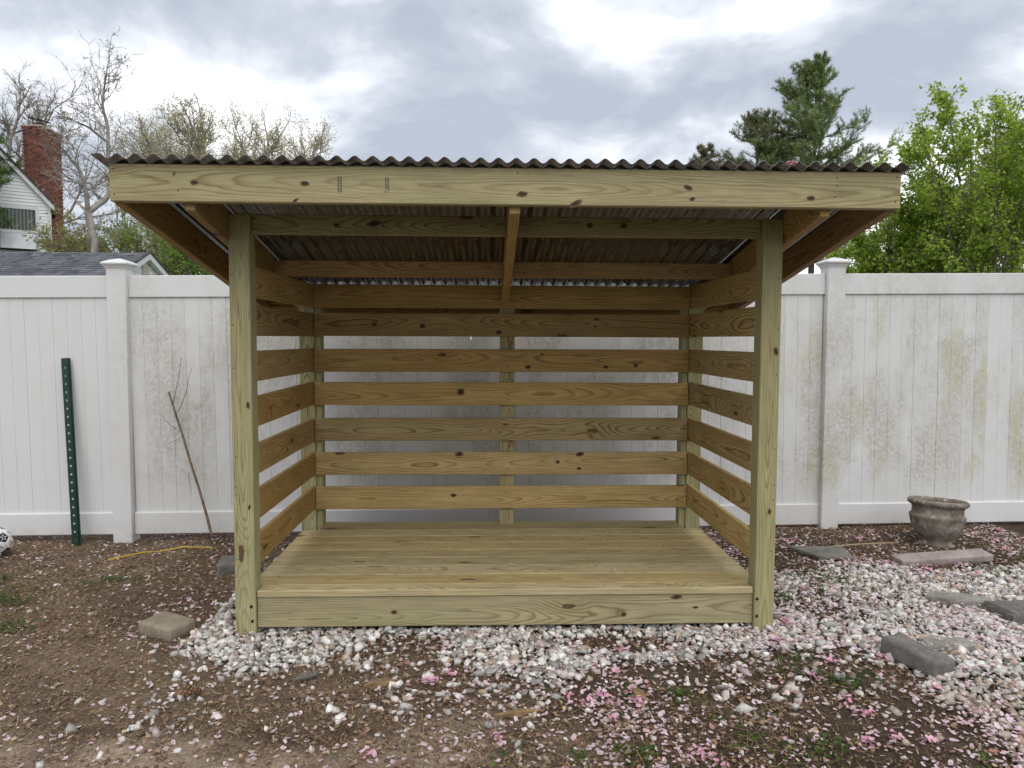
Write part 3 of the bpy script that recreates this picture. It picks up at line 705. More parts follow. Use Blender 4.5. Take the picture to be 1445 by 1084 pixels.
# dead sapling leaning at the fence
stick = empty('dead_sapling', (-1.955, 1.70, -.06)); tag(stick, 'thin dead brown sapling stem with bare twigs leaning against the fence', 'sapling')
b0 = np.array([-1.955, 1.70, -.09])
def sp(px_, py_, Y): return at(px_, py_, Y)-np.array(stick.location)
main = [sp(299, 757, 1.70), sp(291, 725, 1.715), sp(281, 690, 1.725), sp(268, 650, 1.735), sp(258, 615, 1.745), sp(249, 588, 1.755), sp(243, 568, 1.76), sp(238, 553, 1.765)]
link('stem', tubes('stem', poly(main, .0095, .006), 7), mk_simple('sapling_bark', (.20, .135, .095), .85, nscale=30, namp=.4), stick)
TW = mk_simple('twig_bark', (.13, .10, .095), .85)
for pl, r_ in (([(244, 572), (247, 556), (252, 535), (256, 504)], .0028), ([(247, 588), (256, 572), (263, 552), (266, 535), (271, 519)], .0028), ([(249, 606), (240, 600), (232, 592), (229, 586)], .0022), ([(251, 610), (255, 600), (258, 592)], .0018), ([(250, 620), (242, 624), (234, 629)], .0018), ([(266, 668), (267, 680), (270, 695)], .0018)):
    link('twig', tubes('twig', poly([sp(a, b, 1.745) for a, b in pl], r_, r_*.45), 5), TW, stick)
# yellow cord
pts = [at(a, b, Y) for a, b, Y in ((151, 783, 1.30), (168, 778, 1.36), (185, 772.5, 1.43), (201, 767, 1.50), (219, 763.5, 1.54), (240, 760.5, 1.58), (260, 757, 1.63), (286, 756.5, 1.64), (297, 758, 1.63), (301, 763, 1.56))]
for p in pts: p[2] = float(gz(p[0], p[1]))+.006+.006*math.sin(p[0]*23)
o = link('yellow_cord', tubes('yellow_cord', poly(pts, .0075, .007), 7), mk_simple('yellow_plastic', (.50, .34, .05), .6)); tag(o, 'yellow cord lying on the soil by the fence post', 'cord')
# wood chips, pine cone, fallen stick
WCH = mk_simple('split_wood', (.23, .155, .075), .85, nscale=20, namp=.45, bump=.5)
def splinter(name, L, w, h, seed):
    bm = bmesh.new(); bmesh.ops.create_cube(bm, size=1); bmesh.ops.subdivide_edges(bm, edges=bm.edges[:], cuts=3, use_grid_fill=True); r_ = random.Random(seed)
    for v in bm.verts:
        t_ = v.co.x*2; k_ = 1-.75*abs(t_)**1.7; v.co = (v.co.x*L, v.co.y*w*k_+.1*w*t_, v.co.z*h*k_); v.co += mnoise.noise_vector(v.co*40+Vector((seed, 0, 0)))*h*.25
    return bm_mesh(name, bm, False)
for (x_, y_, L, rz, lab) in ((-.505, -.50, .13, .45, 'thick brown wood splinter on soil between gravel heaps'), (.01, -.745, .16, .28, 'narrow brown wood splinter lying on petals'), (.475, -.60, .085, -1.2, 'curled brown bark piece at the edge of the gravel')):
    o = put(link('wood_splinter', splinter('wood_splinter', L, .032 if L < .15 else .022, .02, int(L*999)), WCH), x_, y_, .016, (.1, .05, rz)); tag(o, lab, 'splinter')
cone = empty('pine_cone'); put(cone, -1.205, -.575, .022, (0, 1.45, .25)); tag(cone, 'brown pine cone lying on the soil before the gravel', 'pine cone')
CONE = mk_simple('cone_scale', (.17, .095, .05), .8, nscale=60, namp=.4)
link('core', lathe('core', [(.004, -.05), (.012, -.035), (.014, 0), (.010, .03), (.003, .05)], 10), CONE, cone)
scm = pd_mesh('scale', [(0, -.004, 0), (0, .004, 0), (.016, .007, .006), (.019, 0, .009), (.016, -.007, .006), (.010, 0, -.001)], [(0, 5, 2, 1), (5, 3, 2), (5, 4, 3), (0, 4, 5), (0, 1, 2, 3, 4)])
for k_ in range(56):
    a = k_*2.39996; z = -.042+k_*.0016; q = 1-abs(z)/.06; o = link('scale', scm, CONE, cone, (math.cos(a)*.009*q, math.sin(a)*.009*q, z), (0, -.25, a)); o.scale = (.5+q*.6,)*3
o = link('fallen_stick', tubes('fallen_stick', poly([(2.06, 1.33, float(gz(2.06, 1.33))+.014), (2.3, 1.39, float(gz(2.3, 1.39))+.022), (2.62, 1.43, float(gz(2.62, 1.43))+.018)], .006, .004), 6), mk_simple('straw_stick', (.36, .26, .15), .8)); tag(o, 'thin pale stick lying on soil between fence post and urn', 'stick')
# ------------------------------------------------------------------ petals, litter, weeds
def petal_density(x, y):
    n = fbm(x*2.4+3, y*2.4, 91, 4); c = sstep(.46, .66, n)
    w = .17+.83*sstep(-1.1, .1, x)
    w = w*np.where(y > .9, .8, 1)*np.where((x > 1.2) & (y < -.1), 1.25, 1.)
    return np.clip((.30+.70*c)*w*np.where(in_shed(x, y), .0, 1)*(1-.42*sstep(.4, .8, gravel(x, y))), 0, 1)
tp = np.array([(-.5, -.28, .05), (.5, -.34, .03), (.5, .34, .03), (-.5, .28, .05), (-.02, -.44, -.05), (-.02, .44, -.05)]); tpf = np.array([(0, 4, 5, 3), (4, 1, 2, 5)])
npet = 15000; Pp = sample(npet, petal_density)
gx_, gy_ = Pp[:, 0], Pp[:, 1]
cl = rng.random(100); cc = sample(100, lambda x, y: petal_density(x, y)*sstep(-1.4, .6, x))            # blossoms: small clumps
Pc = np.repeat(cc, 13, 0)+rng.normal(0, .014, (100*13, 2))
deckp = np.c_[rng.uniform(-.9, .9, 26), rng.uniform(.25, 1.05, 26)]
Pa = np.r_[Pp, Pc]; za = gz(Pa[:, 0], Pa[:, 1])+.006+.026*gravel(Pa[:, 0], Pa[:, 1])+np.r_[np.zeros(npet), rng.uniform(0, .014, 100*13)]
P3 = np.r_[np.c_[Pa, za], np.c_[deckp, np.full(26, .1825)]]; n = len(P3); s_ = rng.uniform(.010, .0225, n)
pinkness = np.r_[rng.random(npet)**2*.5, rng.uniform(.5, 1., 100*13), rng.uniform(.2, .8, 26)][:, None]
colp = np.array([.84, .70, .745])*(1-pinkness)+np.array([.80, .38, .52])*pinkness; colp *= rng.uniform(.8, 1.08, (n, 1))
br = (rng.random(n) < .13)[:, None]; colp = np.where(br, np.array([.42, .26, .20]), colp)
til = np.r_[rotmats(npet, tilt=.35), rotmats(100*13, tilt=.8), rotmats(26, tilt=.1)]
o = link('fallen_petals', scatter('fallen_petals', tp, tpf, P3, np.c_[s_, s_*rng.uniform(.6, 1., n), s_], til, np.clip(colp, 0, .9)), PETAL); tag(o, 'fallen pink and white blossom petals scattered over soil and gravel', 'petals', kind='stuff')
# slivers of bark, needles and dead grass
tl = np.array([(-.5, -.5, 0), (.5, -.35, .2), (.5, .35, .2), (-.5, .5, 0)]); tlf = np.array([(0, 1, 2, 3)])
nl = 85000; Pl = sample(nl, lambda x, y: np.where(in_shed(x, y, .02), 0, (1-.8*gravel(x, y))*(.35+.65*sstep(.35, .6, fbm(x*2, y*2, 51, 3)))))
L = rng.lognormal(math.log(.015), .6, nl).clip(.004, .08); W = rng.uniform(.0008, .0028, nl); chip = rng.random(nl) < .10; W = np.where(chip, L*rng.uniform(.3, .6, nl), W); L = np.where(chip, L.clip(.003, .013), L)
pal = np.array([(.27, .175, .105), (.42, .31, .19), (.12, .075, .047), (.33, .22, .13), (.52, .42, .28), (.30, .15, .10)]); ci = rng.choice(6, nl, p=[.34, .11, .27, .17, .03, .08])
o = link('leaf_litter', scatter('leaf_litter', tl, tlf, np.c_[Pl, gz(Pl[:, 0], Pl[:, 1])+rng.uniform(.002, .014, nl)], np.c_[L, W, L], rotmats(nl, tilt=.3), pal[ci]*rng.uniform(.7, 1.2, (nl, 1))), LITTER); tag(o, 'brown bark slivers, needles and dry grass littering the soil', 'litter', kind='stuff')
# soil crumbs
nc = 16000; Pq = sample(nc, lambda x, y: np.where(in_shed(x, y, .02), 0, (1-.7*gravel(x, y))*sstep(.4, .62, fbm(x*2.7+8, y*2.7, 55, 3)))); s_ = rng.lognormal(math.log(.0048), .4, nc).clip(.0025, .011)
o = link('soil_crumbs', scatter('soil_crumbs', ICO[None]*(1+rng.normal(0, .2, (nc, 12, 1))), ICF, np.c_[Pq, gz(Pq[:, 0], Pq[:, 1])+s_*.3], np.c_[s_*1.2, s_, s_*.8], rotmats(nc), np.array([.14, .10, .07])*rng.uniform(.6, 1.7, (nc, 1))), LITTER); tag(o, 'small brown soil crumbs on the yard', 'soil', kind='stuff')
# clover and grass
def green_density(x, y):
    n = fbm(x*5, y*5, 71, 3)
    d = np.exp(-(((x-.30)/.34)**2+((y+.95)/.16)**2))*1.2
    for (a, b, r_) in ((1.13, -.44, .05), (1.30, -.52, .07), (-2.5, .50, .10), (-2.3, .12, .07), (-2.6, .55, .12), (1.32, .42, .16), (1.78, .63, .15), (1.45, .78, .1), (3.0, .75, .2), (-1.33, .0, .06), (.62, -.62, .05), (1.0, -1.0, .07), (1.45, -1.05, .06), (-2.2, .95, .15), (.35, -.58, .05)):
        d = d+np.exp(-(((x-a)/r_)**2+((y-b)/r_)**2))*.8
    return np.clip(d*sstep(.42, .62, n), 0, 1)
ncl = 2600; Pg = sample(ncl, green_density); tlv = np.array([(-.5, 0, 0), (0, -.42, .06), (.5, 0, .02), (0, .42, .06)])
cg = np.array([.085, .15, .030])*rng.uniform(.55, 1.5, (ncl, 1))*np.c_[rng.uniform(.8, 1.25, ncl), np.ones(ncl), rng.uniform(.7, 1.2, ncl)]
s_ = rng.uniform(.009, .022, ncl)
o = link('clover', scatter('clover', tlv, tlf, np.c_[Pg, gz(Pg[:, 0], Pg[:, 1])+rng.uniform(.006, .03, ncl)], np.c_[s_, s_, s_], rotmats(ncl, tilt=.5), cg), LEAF); tag(o, 'low green clover and weed leaves in patches on the soil', 'clover', kind='stuff')
ngr = 1300; Pg = sample(ngr, lambda x, y: np.clip(green_density(x, y)*.6+.55*np.exp(-((x+2.5)/.35)**2-((y-.35)/.35)**2)*sstep(.45, .6, fbm(x*6, y*6, 72, 2))+.3*sstep(2.6, 3.2, x)*sstep(.5, .7, y), 0, 1))
tg = np.array([(-.03, 0, 0), (.03, 0, 0), (.02, .08, .6), (-.02, .08, .6), (.0, .25, 1.), (.003, .25, 1.)]); tgf = np.array([(0, 1, 2, 3), (3, 2, 5, 4)]); s_ = rng.uniform(.02, .06, ngr)
o = link('grass', scatter('grass', tg, tgf, np.c_[Pg, gz(Pg[:, 0], Pg[:, 1])], np.c_[s_, s_, s_], rotmats(ngr, tilt=.45), np.array([.11, .15, .045])*rng.uniform(.5, 1.5, (ngr, 1))), LEAF); tag(o, 'short thin grass blades in sparse tufts', 'grass', kind='stuff')
def weed(x_, y_, h, nl_, lab, spread=.03, lw=.02):
    w_ = empty('weed', (x_, y_, float(gz(x_, y_)))); segs = []; r_ = np.random.default_rng(int(abs(x_*1000))); LP = []
    for k_ in range(max(3, nl_//3)):
        tip = np.array([r_.normal(0, spread), r_.normal(0, spread), h*r_.uniform(.5, 1)]); segs += poly([(0, 0, 0), tip*.55+np.array([0, 0, h*.08]), tip], .0016, .0008); LP += [tip, tip*.7, tip*.85+r_.normal(0, .006, 3)]
    link('stem', tubes('stem', segs, 4), TW, w_); LP = np.array(LP); n_ = len(LP); s2 = r_.uniform(.7, 1.2, n_)*lw
    link('leaves', scatter('leaves', tlv, tlf, LP, np.c_[s2, s2*.8, s2], rotmats(n_, r_, .7), np.array([.075, .13, .035])*r_.uniform(.7, 1.4, (n_, 1))), LEAF, w_); tag(w_, lab, 'weed')
weed(3.16, 1.70, .16, 9, 'small upright green weed at the fence foot beside the urn')
weed(1.17, -.42, .10, 24, 'leafy green weed at the gravel edge near the shelter post', .035, .025)
weed(1.33, -.53, .07, 30, 'spreading green weed on dark soil below the gravel', .06, .03)
weed(-2.90, 1.66, .12, 9, 'thin dry weed at the foot of the fence beside the stake', .025, .008)
weed(-2.78, .86, .05, 6, 'bright green seedling leaf on brown soil near the football', .02, .035)
weed(.42, -.60, .05, 15, 'small green weed beside the curled bark piece', .04, .02)
bl = empty('fallen_blossom'); bl.location = (1.068, -.43, 1.992); n_ = 14
link('petals', scatter('petals', tp, tpf, rng.normal(0, .006, (n_, 3))*np.array([1.6, 1, .6]), np.full((n_, 3), .014), rotmats(n_, tilt=.7), np.array([.72, .34, .40])*rng.uniform(.8, 1.15, (n_, 1))), PETAL, bl); tag(bl, 'pink fallen blossom caught on the front edge of the metal roof', 'blossom')

# ------------------------------------------------------------------ neighbouring buildings
SIDING = mk_simple('white_siding', (.80, .81, .83), .5); TRIM = mk_simple('white_trim', (.72, .72, .72), .5)
def mk_shingle():
    t = NT('grey_shingle'); inf = t.info(); n = t.noise(t.obj(), 3.1, 4, .7); vo = t.node('ShaderNodeTexVoronoi'); t.set(vo.inputs['Vector'], t.obj()); vo.inputs['Scale'].default_value = 5
    c = t.mix(t.xyz(vo.outputs['Color'])[0], (.065, .07, .082), (.17, .18, .20)); c = t.mix(t.fr(n, .35, .7, 0, .5), c, (.10, .105, .115)); return t.done(c, .9)
SHING = mk_shingle(); GLASS = mk_simple('window_glass', (.05, .06, .06), .08, spec=.6); BRICKM = None
def mk_brick():
    t = NT('red_brick'); rnd = t.info().outputs['Random']; n = t.noise(t.pos(), 9, 4, .6)
    c = t.ramp(rnd, (0., (.06, .028, .022)), (.25, (.17, .052, .035)), (.55, (.24, .075, .048)), (.85, (.31, .115, .075)), (1., (.11, .042, .035))); c = t.mix(1., c, t.ramp(n, (.3, (.8,)*3), (.7, (1.2,)*3)), 'MULTIPLY'); return t.done(c, .85)
BRICKM = mk_brick(); MORTAR = mk_simple('mortar', (.50, .44, .40), .9)
def prism(name, pts, mat, parent, off=(0, 0, 0)):
    """hexahedron from 8 corner points: bottom ring of four then top ring of four"""
    return link(name, pd_mesh(name, [tuple(np.array(p)-np.array(off)) for p in pts], [(3, 2, 1, 0), (4, 5, 6, 7), (0, 1, 5, 4), (1, 2, 6, 5), (2, 3, 7, 6), (3, 0, 4, 7)]), mat, parent)
# white gabled house: local x along the gable wall (its right end is the origin), local y into the house
HA = math.radians(31); h0 = at(70.5, 290, 24.0); house = empty('white_house', (h0[0], h0[1], 0), HA)
tag(house, 'white clapboard house with tall red brick chimney and tilting window', 'house')
eave = h0[2]; slope = 1.15; wid = 9.0
def gable_top(x_): return eave+slope*min(-x_, wid+x_)
prism('wall', [(-wid, 0, -.3), (0, 0, -.3), (0, 6, -.3), (-wid, 6, -.3), (-wid, 0, eave), (0, 0, eave), (0, 6, eave), (-wid, 6, eave)], SIDING, house)
link('wall', pd_mesh('wall', [(-wid, 0, eave), (0, 0, eave), (-wid/2, 0, eave+slope*wid/2), (-wid, 6, eave), (0, 6, eave), (-wid/2, 6, eave+slope*wid/2)], [(0, 1, 2), (5, 4, 3), (0, 3, 4, 1), (1, 4, 5, 2), (2, 5, 3, 0)]), SIDING, house)
z = 3.2
WZ0, WZ1 = at(30, 357, 24)[2], at(30, 297, 24)[2]
wx0, wx1 = -1.53, -.42
while z < eave+3.2:
    x1 = -.01 if z < eave else -(z-eave)/slope-.05
    spans = [(-4.2, x1)]
    if z+.1 > WZ0 and z < WZ1: spans = [(-4.2, wx0-.06), (wx1+.06, x1)]
    for a, b in spans:
        if b-a > .1: prism('clapboard', [(a, -.028, z), (b, -.028, z), (b, .002, z), (a, .002, z), (a, -.008, z+.112), (b, -.008, z+.112), (b, .002, z+.112), (a, .002, z+.112)], SIDING, house)
    z += .114
prism('corner_trim', [(-.10, -.04, 0), (.03, -.04, 0), (.03, .05, 0), (-.10, .05, 0), (-.10, -.04, eave+.04), (.03, -.04, eave+.04), (.03, .05, eave+.04), (-.10, .05, eave+.04)], TRIM, house)
def rake(x0, x1, z0, z1, t0, t1, y0, y1, name, mat): return prism(name, [(x0, y0, z0+t0), (x1, y0, z1+t0), (x1, y1, z1+t0), (x0, y1, z0+t0), (x0, y0, z0+t1), (x1, y0, z1+t1), (x1, y1, z1+t1), (x0, y1, z0+t1)], mat, house)
ap = eave+slope*wid/2
rake(-wid/2, .15, ap, eave-.14, -.10, .09, -.16, -.03, 'rake_trim', TRIM)
rake(-wid/2, .20, ap, eave-.19, .09, .18, -.20, 6.2, 'roof', mk_simple('dark_roof', (.055, .05, .055), .85, nscale=8, namp=.3))
rake(-wid-.2, -wid/2, eave-.19, ap, .09, .18, -.20, 6.2, 'roof', bpy.data.materials['dark_roof'])
def wbox(name, x0, x1, y0, y1, z0, z1, mat, par): return prism(name, [(x0, y0, z0), (x1, y0, z0), (x1, y1, z0), (x0, y1, z0), (x0, y0, z1), (x1, y0, z1), (x1, y1, z1), (x0, y1, z1)], mat, par)
win = wbox('window', wx0, wx1, -.012, .03, WZ0, WZ1, GLASS, house)
zm = WZ0+(WZ1-WZ0)*.46
for (a, b, c, d) in ((wx0-.07, wx0+.03, WZ0-.06, WZ1+.06), (wx1-.03, wx1+.07, WZ0-.06, WZ1+.06)): wbox('window_frame', a, b, -.05, .0, c, d, TRIM, win)
for (c, d) in ((WZ0-.06, WZ0+.02), (zm-.05, zm+.05), (WZ1-.03, WZ1+.06)): wbox('window_frame', wx0+.03, wx1-.03, -.045, .0, c, d, TRIM, win)
cur = mk_simple('grey_curtain', (.20, .22, .21), .8)
for j in range(9): wbox('curtain_fold', wx0+.07+j*.108, wx0+.07+j*.108+.055, -.022, -.014, zm+.06, WZ1-.05, cur, win)
prism('sash', [(wx0+.04, -.50, WZ0+.05), (wx1-.04, -.50, WZ0+.05), (wx1-.04, -.47, WZ0+.05), (wx0+.04, -.47, WZ0+.05), (wx0+.04, -.06, zm-.06), (wx1-.04, -.06, zm-.06), (wx1-.04, -.03, zm-.06), (wx0+.04, -.03, zm-.06)], mk_simple('sash_glass', (.42, .45, .48), .12, spec=.6), win)
# chimney, brick by brick, square to the yard
cy0 = 25.6; a = at(30, 178, cy0); b = at(58, 178, cy0); cw = b[0]-a[0]; cxr = b[0]; cdep = 1.32; ctop = b[2]; cbot = 3.2
inv = Matrix.Translation((h0[0], h0[1], 0)) @ Matrix.Rotation(HA, 4, 'Z'); inv = inv.inverted()
chim = wbox('chimney', a[0]+.012, cxr-.012, cy0+.012, cy0+cdep-.012, 0, ctop-.02, MORTAR, house); chim.matrix_local = inv
brk = box_mesh('brick', .186, .09, .051, 0)
rows = int((ctop-cbot)/.0665); nb = 0
for r_ in range(rows):
    z = ctop-.03-r_*.0665; st = .008 if r_ < 2 else 0
    if z < at(80, 362, cy0)[2]: break
    for face in (0, 1):
        n = 4 if face == 0 else 6; Lr = cw if face == 0 else cdep; pit = Lr/n
        for j in range(n):
            u = (j+.5+(.25 if r_ % 2 else -.25))*pit
            if u < pit*.45 or u > Lr-pit*.45: u = min(max(u, pit*.49), Lr-pit*.49)
            if face == 0 and (z < eave+.9): continue
            o = link('brick', brk, BRICKM, chim)
            if face == 0: o.location = (a[0]+u, cy0+.045-st-.004, z)
            else: o.location = (cxr-.045+st+.004, cy0+u, z); o.rotation_euler = (0, 0, math.pi/2)
            o.scale = (pit/.2035, 1, 1); nb += 1
wbox('chimney_cap', a[0]-.02, cxr+.02, cy0-.02, cy0+cdep+.02, ctop, ctop+.05, MORTAR, chim)
fl = link('flue', lathe('flue', [(.17, 0), (.17, .16), (.14, .18)], 16), BARKD, chim, (cxr-.30, cy0+.45, ctop+.05))
link('flue_cover', box_mesh('flue_cover', .62, .55, .04, .005), BLACK, chim, (cxr-.32, cy0+.45, ctop+.34), (.10, .16, .2))
link('flue', lathe('flue', [(.13, 0), (.14, .08), (.12, .1)], 14), BARKD, chim, (cxr-.25, cy0+1.0, ctop+.05))
# garage: ridge along x, shingle courses stepped
def roofed(name, lab, x0, x1, yr, zr, half, slp, zb, courses=True, vent=True):
    g = empty(name, ((x0+x1)/2, yr, 0)); tag(g, lab, 'house' if 'house' in name else 'garage'); ox, oy = (x0+x1)/2, yr
    X0, X1 = x0-ox, x1-ox; ze = zr-slp*half
    wbox('wall', X0+.15, X1-.15, -half+.25, half-.25, -.3, ze, SIDING, g)
    link('gable_wall', pd_mesh('gable_wall', [(X1-.15, -half+.25, ze), (X1-.15, half-.25, ze), (X1-.15, 0, zr-.15), (X0+.15, -half+.25, ze), (X0+.15, half-.25, ze), (X0+.15, 0, zr-.15)], [(0, 1, 2), (5, 4, 3), (0, 2, 5, 3), (1, 4, 5, 2)]), SIDING, g)
    n = int(half/.135)
    for s in (-1, 1):
        v, f = [], []
        for k_ in range(n):
            ya, yb = half*k_/n, half*(k_+1)/n; za, zb_ = zr-slp*ya, zr-slp*yb; i_ = len(v)
            for xx in (X0, X1): v += [(xx, s*ya, za), (xx, s*yb, zb_+.022), (xx, s*yb, zb_-.004)]
            f += [(i_, i_+1, i_+4, i_+3), (i_+1, i_+2, i_+5, i_+4)]
        o = link('roof', pd_mesh('roof', v, f), SHING, g)
        if s < 0 and courses:                                          # single tabs standing proud
            tv, tf2 = [], []; r2 = random.Random(4)
            for k_ in range(n):
                ya, yb = half*k_/n, half*(k_+1)/n; xx = X0
                while xx < X1-.05:
                    w2 = r2.uniform(.12, .34)
                    if r2.random() < .55:
                        i_ = len(tv); e2 = min(xx+w2, X1); zt_ = .010
                        tv += [(xx, -ya-.02, zr-slp*ya+zt_*.2), (e2, -ya-.02, zr-slp*ya+zt_*.2), (e2, -yb-.004, zr-slp*yb+.022+zt_), (xx, -yb-.004, zr-slp*yb+.022+zt_), (xx, -yb-.006, zr-slp*yb), (e2, -yb-.006, zr-slp*yb)]
                        tf2 += [(i_, i_+1, i_+2, i_+3), (i_+3, i_+2, i_+5, i_+4)]
                    xx += w2+.006
            o2 = link('shingle_tabs', pd_mesh('shingle_tabs', tv, tf2), SHING, o); tag(o2, kind='stuff')
        sg = 1 if s > 0 else -1
        prism('rake_trim', [(X1-.13, 0, zr-.16), (X1+.015, 0, zr-.16), (X1+.015, sg*half, ze-.16), (X1-.13, sg*half, ze-.16), (X1-.13, 0, zr-.006), (X1+.015, 0, zr-.006), (X1+.015, sg*half, ze-.006), (X1-.13, sg*half, ze-.006)], TRIM, g)
        prism('roof_edge', [(X1-.05, 0, zr), (X1+.04, 0, zr), (X1+.04, sg*half, ze), (X1-.05, sg*half, ze), (X1-.05, 0, zr+.035), (X1+.04, 0, zr+.035), (X1+.04, sg*half, ze+.035), (X1-.05, sg*half, ze+.035)], bpy.data.materials['dark_roof'], g)
    if vent:
        vt = wbox('gable_vent', X1-.15, X1-.10, -.16, .16, zr-.62, zr-.32, mk_simple('cream_vent', (.55, .50, .42), .6), g)
        for j in range(5): wbox('louver', X1-.10, X1-.085, -.15, .15, zr-.60+j*.058, zr-.60+j*.058+.03, bpy.data.materials['cream_vent'], vt)
    z = ze+.02
    while z < zr-.22:
        hw = (zr-.16-z)/slp-.1
        if hw > .1: wbox('clapboard', X1-.15, X1-.135, -hw, hw, z, z+.085, SIDING, g)
        z += .11
    return g
gr = at(211, 357, 16.0)
roofed('garage', 'low garage with grey shingle roof and white gable behind the fence', gr[0]-11, gr[0], 16.0, gr[2], 3.1, .42, 0)
r3 = at(93, 333, 34.0)
roofed('shingled_house', 'far house with dark grey roof beside the brick chimney', r3[0]-7, r3[0]+.6, 36.0, r3[2]+.15, 5.5, .5, 0, False, False)
r4 = at(345, 384, 26.0)
roofed('low_house', 'low dark roofed house whose roof shows just above the fence', r4[0]-1.2, r4[0]+6, 26.0, r4[2]+.02, 3.0, .4, 0, False, False)

# ------------------------------------------------------------------ trees
def unit(v): return v/(np.linalg.norm(v)+1e-9)
def grow(segs, tips, r_, p, d, L, r, lv, P):
    """one branch: nseg wandering segments, then children along it"""
    ns_ = P['nseg'][lv]; pts = [p]; rad = [r]; r_end = r*P['taper'][lv]
    for k_ in range(ns_):
        d = unit(d+r_.normal(0, P['wob'][lv], 3)+np.array([0, 0, P['up'][lv]])); q = pts[-1]+d*L/ns_; pts.append(q); rad.append(r+(r_end-r)*(k_+1)/ns_)
        segs.append((pts[-2], q, rad[-2], rad[-1]))
    if lv >= P['leaf_lv']: tips.extend(pts[1:])
    if lv == P['max']: return
    nchild = P['n'][lv]
    for c in range(nchild):
        t_ = r_.uniform(P['from'][lv], 1.) if c else 1.
        i_ = min(int(t_*ns_), ns_-1); fr_ = t_*ns_-i_; q = pts[i_]+(pts[i_+1]-pts[i_])*min(fr_, 1.); ax = unit(pts[i_+1]-pts[i_])
        s = unit(np.cross(ax, r_.normal(0, 1, 3))); an = P['ang'][lv]*r_.uniform(.6, 1.3) if c else P['ang'][lv]*.3
        grow(segs, tips, r_, q, unit(ax*math.cos(an)+s*math.sin(an)), L*P['len'][lv]*r_.uniform(.65, 1.2)*(1-.35*(t_ if c else 0)), max(rad[i_]*P['rr'][lv], P['rmin']), lv+1, P)
def leaf_mesh(name, tips, r_, per, jitter, size, cols, tilt=None, droop=0., aspect=.6):
    T = np.repeat(np.array(tips), per, 0); n_ = len(T); T = T+r_.normal(0, jitter, (n_, 3)); T[:, 2] -= np.abs(r_.normal(0, droop, n_)) if droop else 0
    s2 = r_.uniform(.6, 1.35, n_)*size; c = cols[r_.integers(0, len(cols), n_)]*r_.uniform(.7, 1.25, (n_, 1))
    return scatter(name, tlv, tlf, T, np.c_[s2, s2*aspect, s2], rotmats(n_, r_, tilt), np.clip(c, 0, .9))
def tree(name, lab, base, roots, P, seed, bark, leaf=None, group=None, cat='tree', clip=None):
    r_ = np.random.default_rng(seed); segs, tips = [], []
    for (pl, ra, rb) in roots.get('limbs', []): segs += poly(pl, ra, rb)
    for (p, d, L, r, lv) in roots['grow']: grow(segs, tips, r_, np.array(p, float), unit(np.array(d, float)), L, r, lv, P)
    if clip: segs = [q for q in segs if clip(q[1])]; tips = [q for q in tips if clip(q)]
    t_ = empty(name, tuple(base)); b = np.array(base, float)
    segs = [(s[0]-b, s[1]-b, s[2], s[3]) for s in segs]
    link('trunk', tubes('trunk', segs, 4 if len(segs) > 2500 else 5), bark, t_)
    if leaf is not None:
        me = leaf_mesh('crown', [q-b for q in tips], r_, **leaf); link('crown', me, LEAF, t_)
    tag(t_, lab, cat, group); return t_
def curve(pxs, Y, yo=None): return [at(a, b, Y+(yo[i_] if yo else 0)) for i_, (a, b) in enumerate(pxs)]
def smoothline(pts, n=4, r_=None, j=0.):
    pts = np.array(pts); out_ = []
    for i_ in range(len(pts)-1):
        p0, p1, p2, p3 = pts[max(i_-1, 0)], pts[i_], pts[i_+1], pts[min(i_+2, len(pts)-1)]
        for q in range(n):
            t_ = q/n; out_.append(.5*((2*p1)+(-p0+p2)*t_+(2*p0-5*p1+4*p2-p3)*t_*t_+(-p0+3*p1-3*p2+p3)*t_**3))
    out_.append(pts[-1]); return np.array(out_)
BUD = np.array([(.30, .26, .17), (.26, .21, .14), (.34, .30, .18)])
# bare crooked tree beside the chimney
Y = 20.0
T0 = smoothline(curve([(131, 400), (131, 378), (134, 350), (130, 325), (124, 300)], Y))
Ra = smoothline(curve([(124, 300), (138, 289), (151, 278), (158, 250), (153, 225), (152, 180), (145, 150), (148, 118), (152, 92)], Y, [0, .2, .4, .5, .5, .5, .4, .4, .4]))
Rb = smoothline(curve([(124, 300), (121, 270), (112, 240), (100, 225), (92, 215)], Y, [0, -.2, -.4, -.5, -.6]))
Rc = smoothline(curve([(124, 300), (112, 288), (98, 272), (88, 262)], Y, [0, .3, .6, .8]))
Rd = smoothline(curve([(152, 200), (138, 190), (125, 180), (108, 172), (98, 168)], Y, [.4, .2, 0, -.2, -.3]))
base = at(131, 400, Y); base[2] = 0
gl = []
BP = dict(nseg=[4, 5, 4, 3], taper=[.6, .5, .45, .5], wob=[.1, .20, .26, .3], up=[.05, .06, .08, .06], n=[5, 5, 4, 0], ang=[.8, .85, .85, .8], len=[.7, .62, .6, .6], rr=[.65, .6, .6, .6], rmin=.0075, max=3, leaf_lv=3)
BP['from'] = [.3, .2, .2, .2]
rr_ = np.random.default_rng(3)
for line, L0, rad in ((Ra, 1.35, .045), (Rb, 1.1, .035), (Rc, .9, .025), (Rd, .8, .025)):
    for i_ in range(5, len(line)-1):
        if rr_.random() < .80:
            d = unit(line[i_+1]-line[i_]); s = unit(rr_.normal(0, 1, 3)*np.array([1, .6, .6])); t_ = i_/len(line)
            gl.append((line[i_], unit(d*.55+s*.9+np.array([0, 0, .25])), L0*rr_.uniform(.6, 1.15)*(1.15-.55*t_), rad*(1.1-.6*t_)*.6, 1))
    gl.append((line[-1], unit(line[-1]-line[-2]), .8, .016, 1))
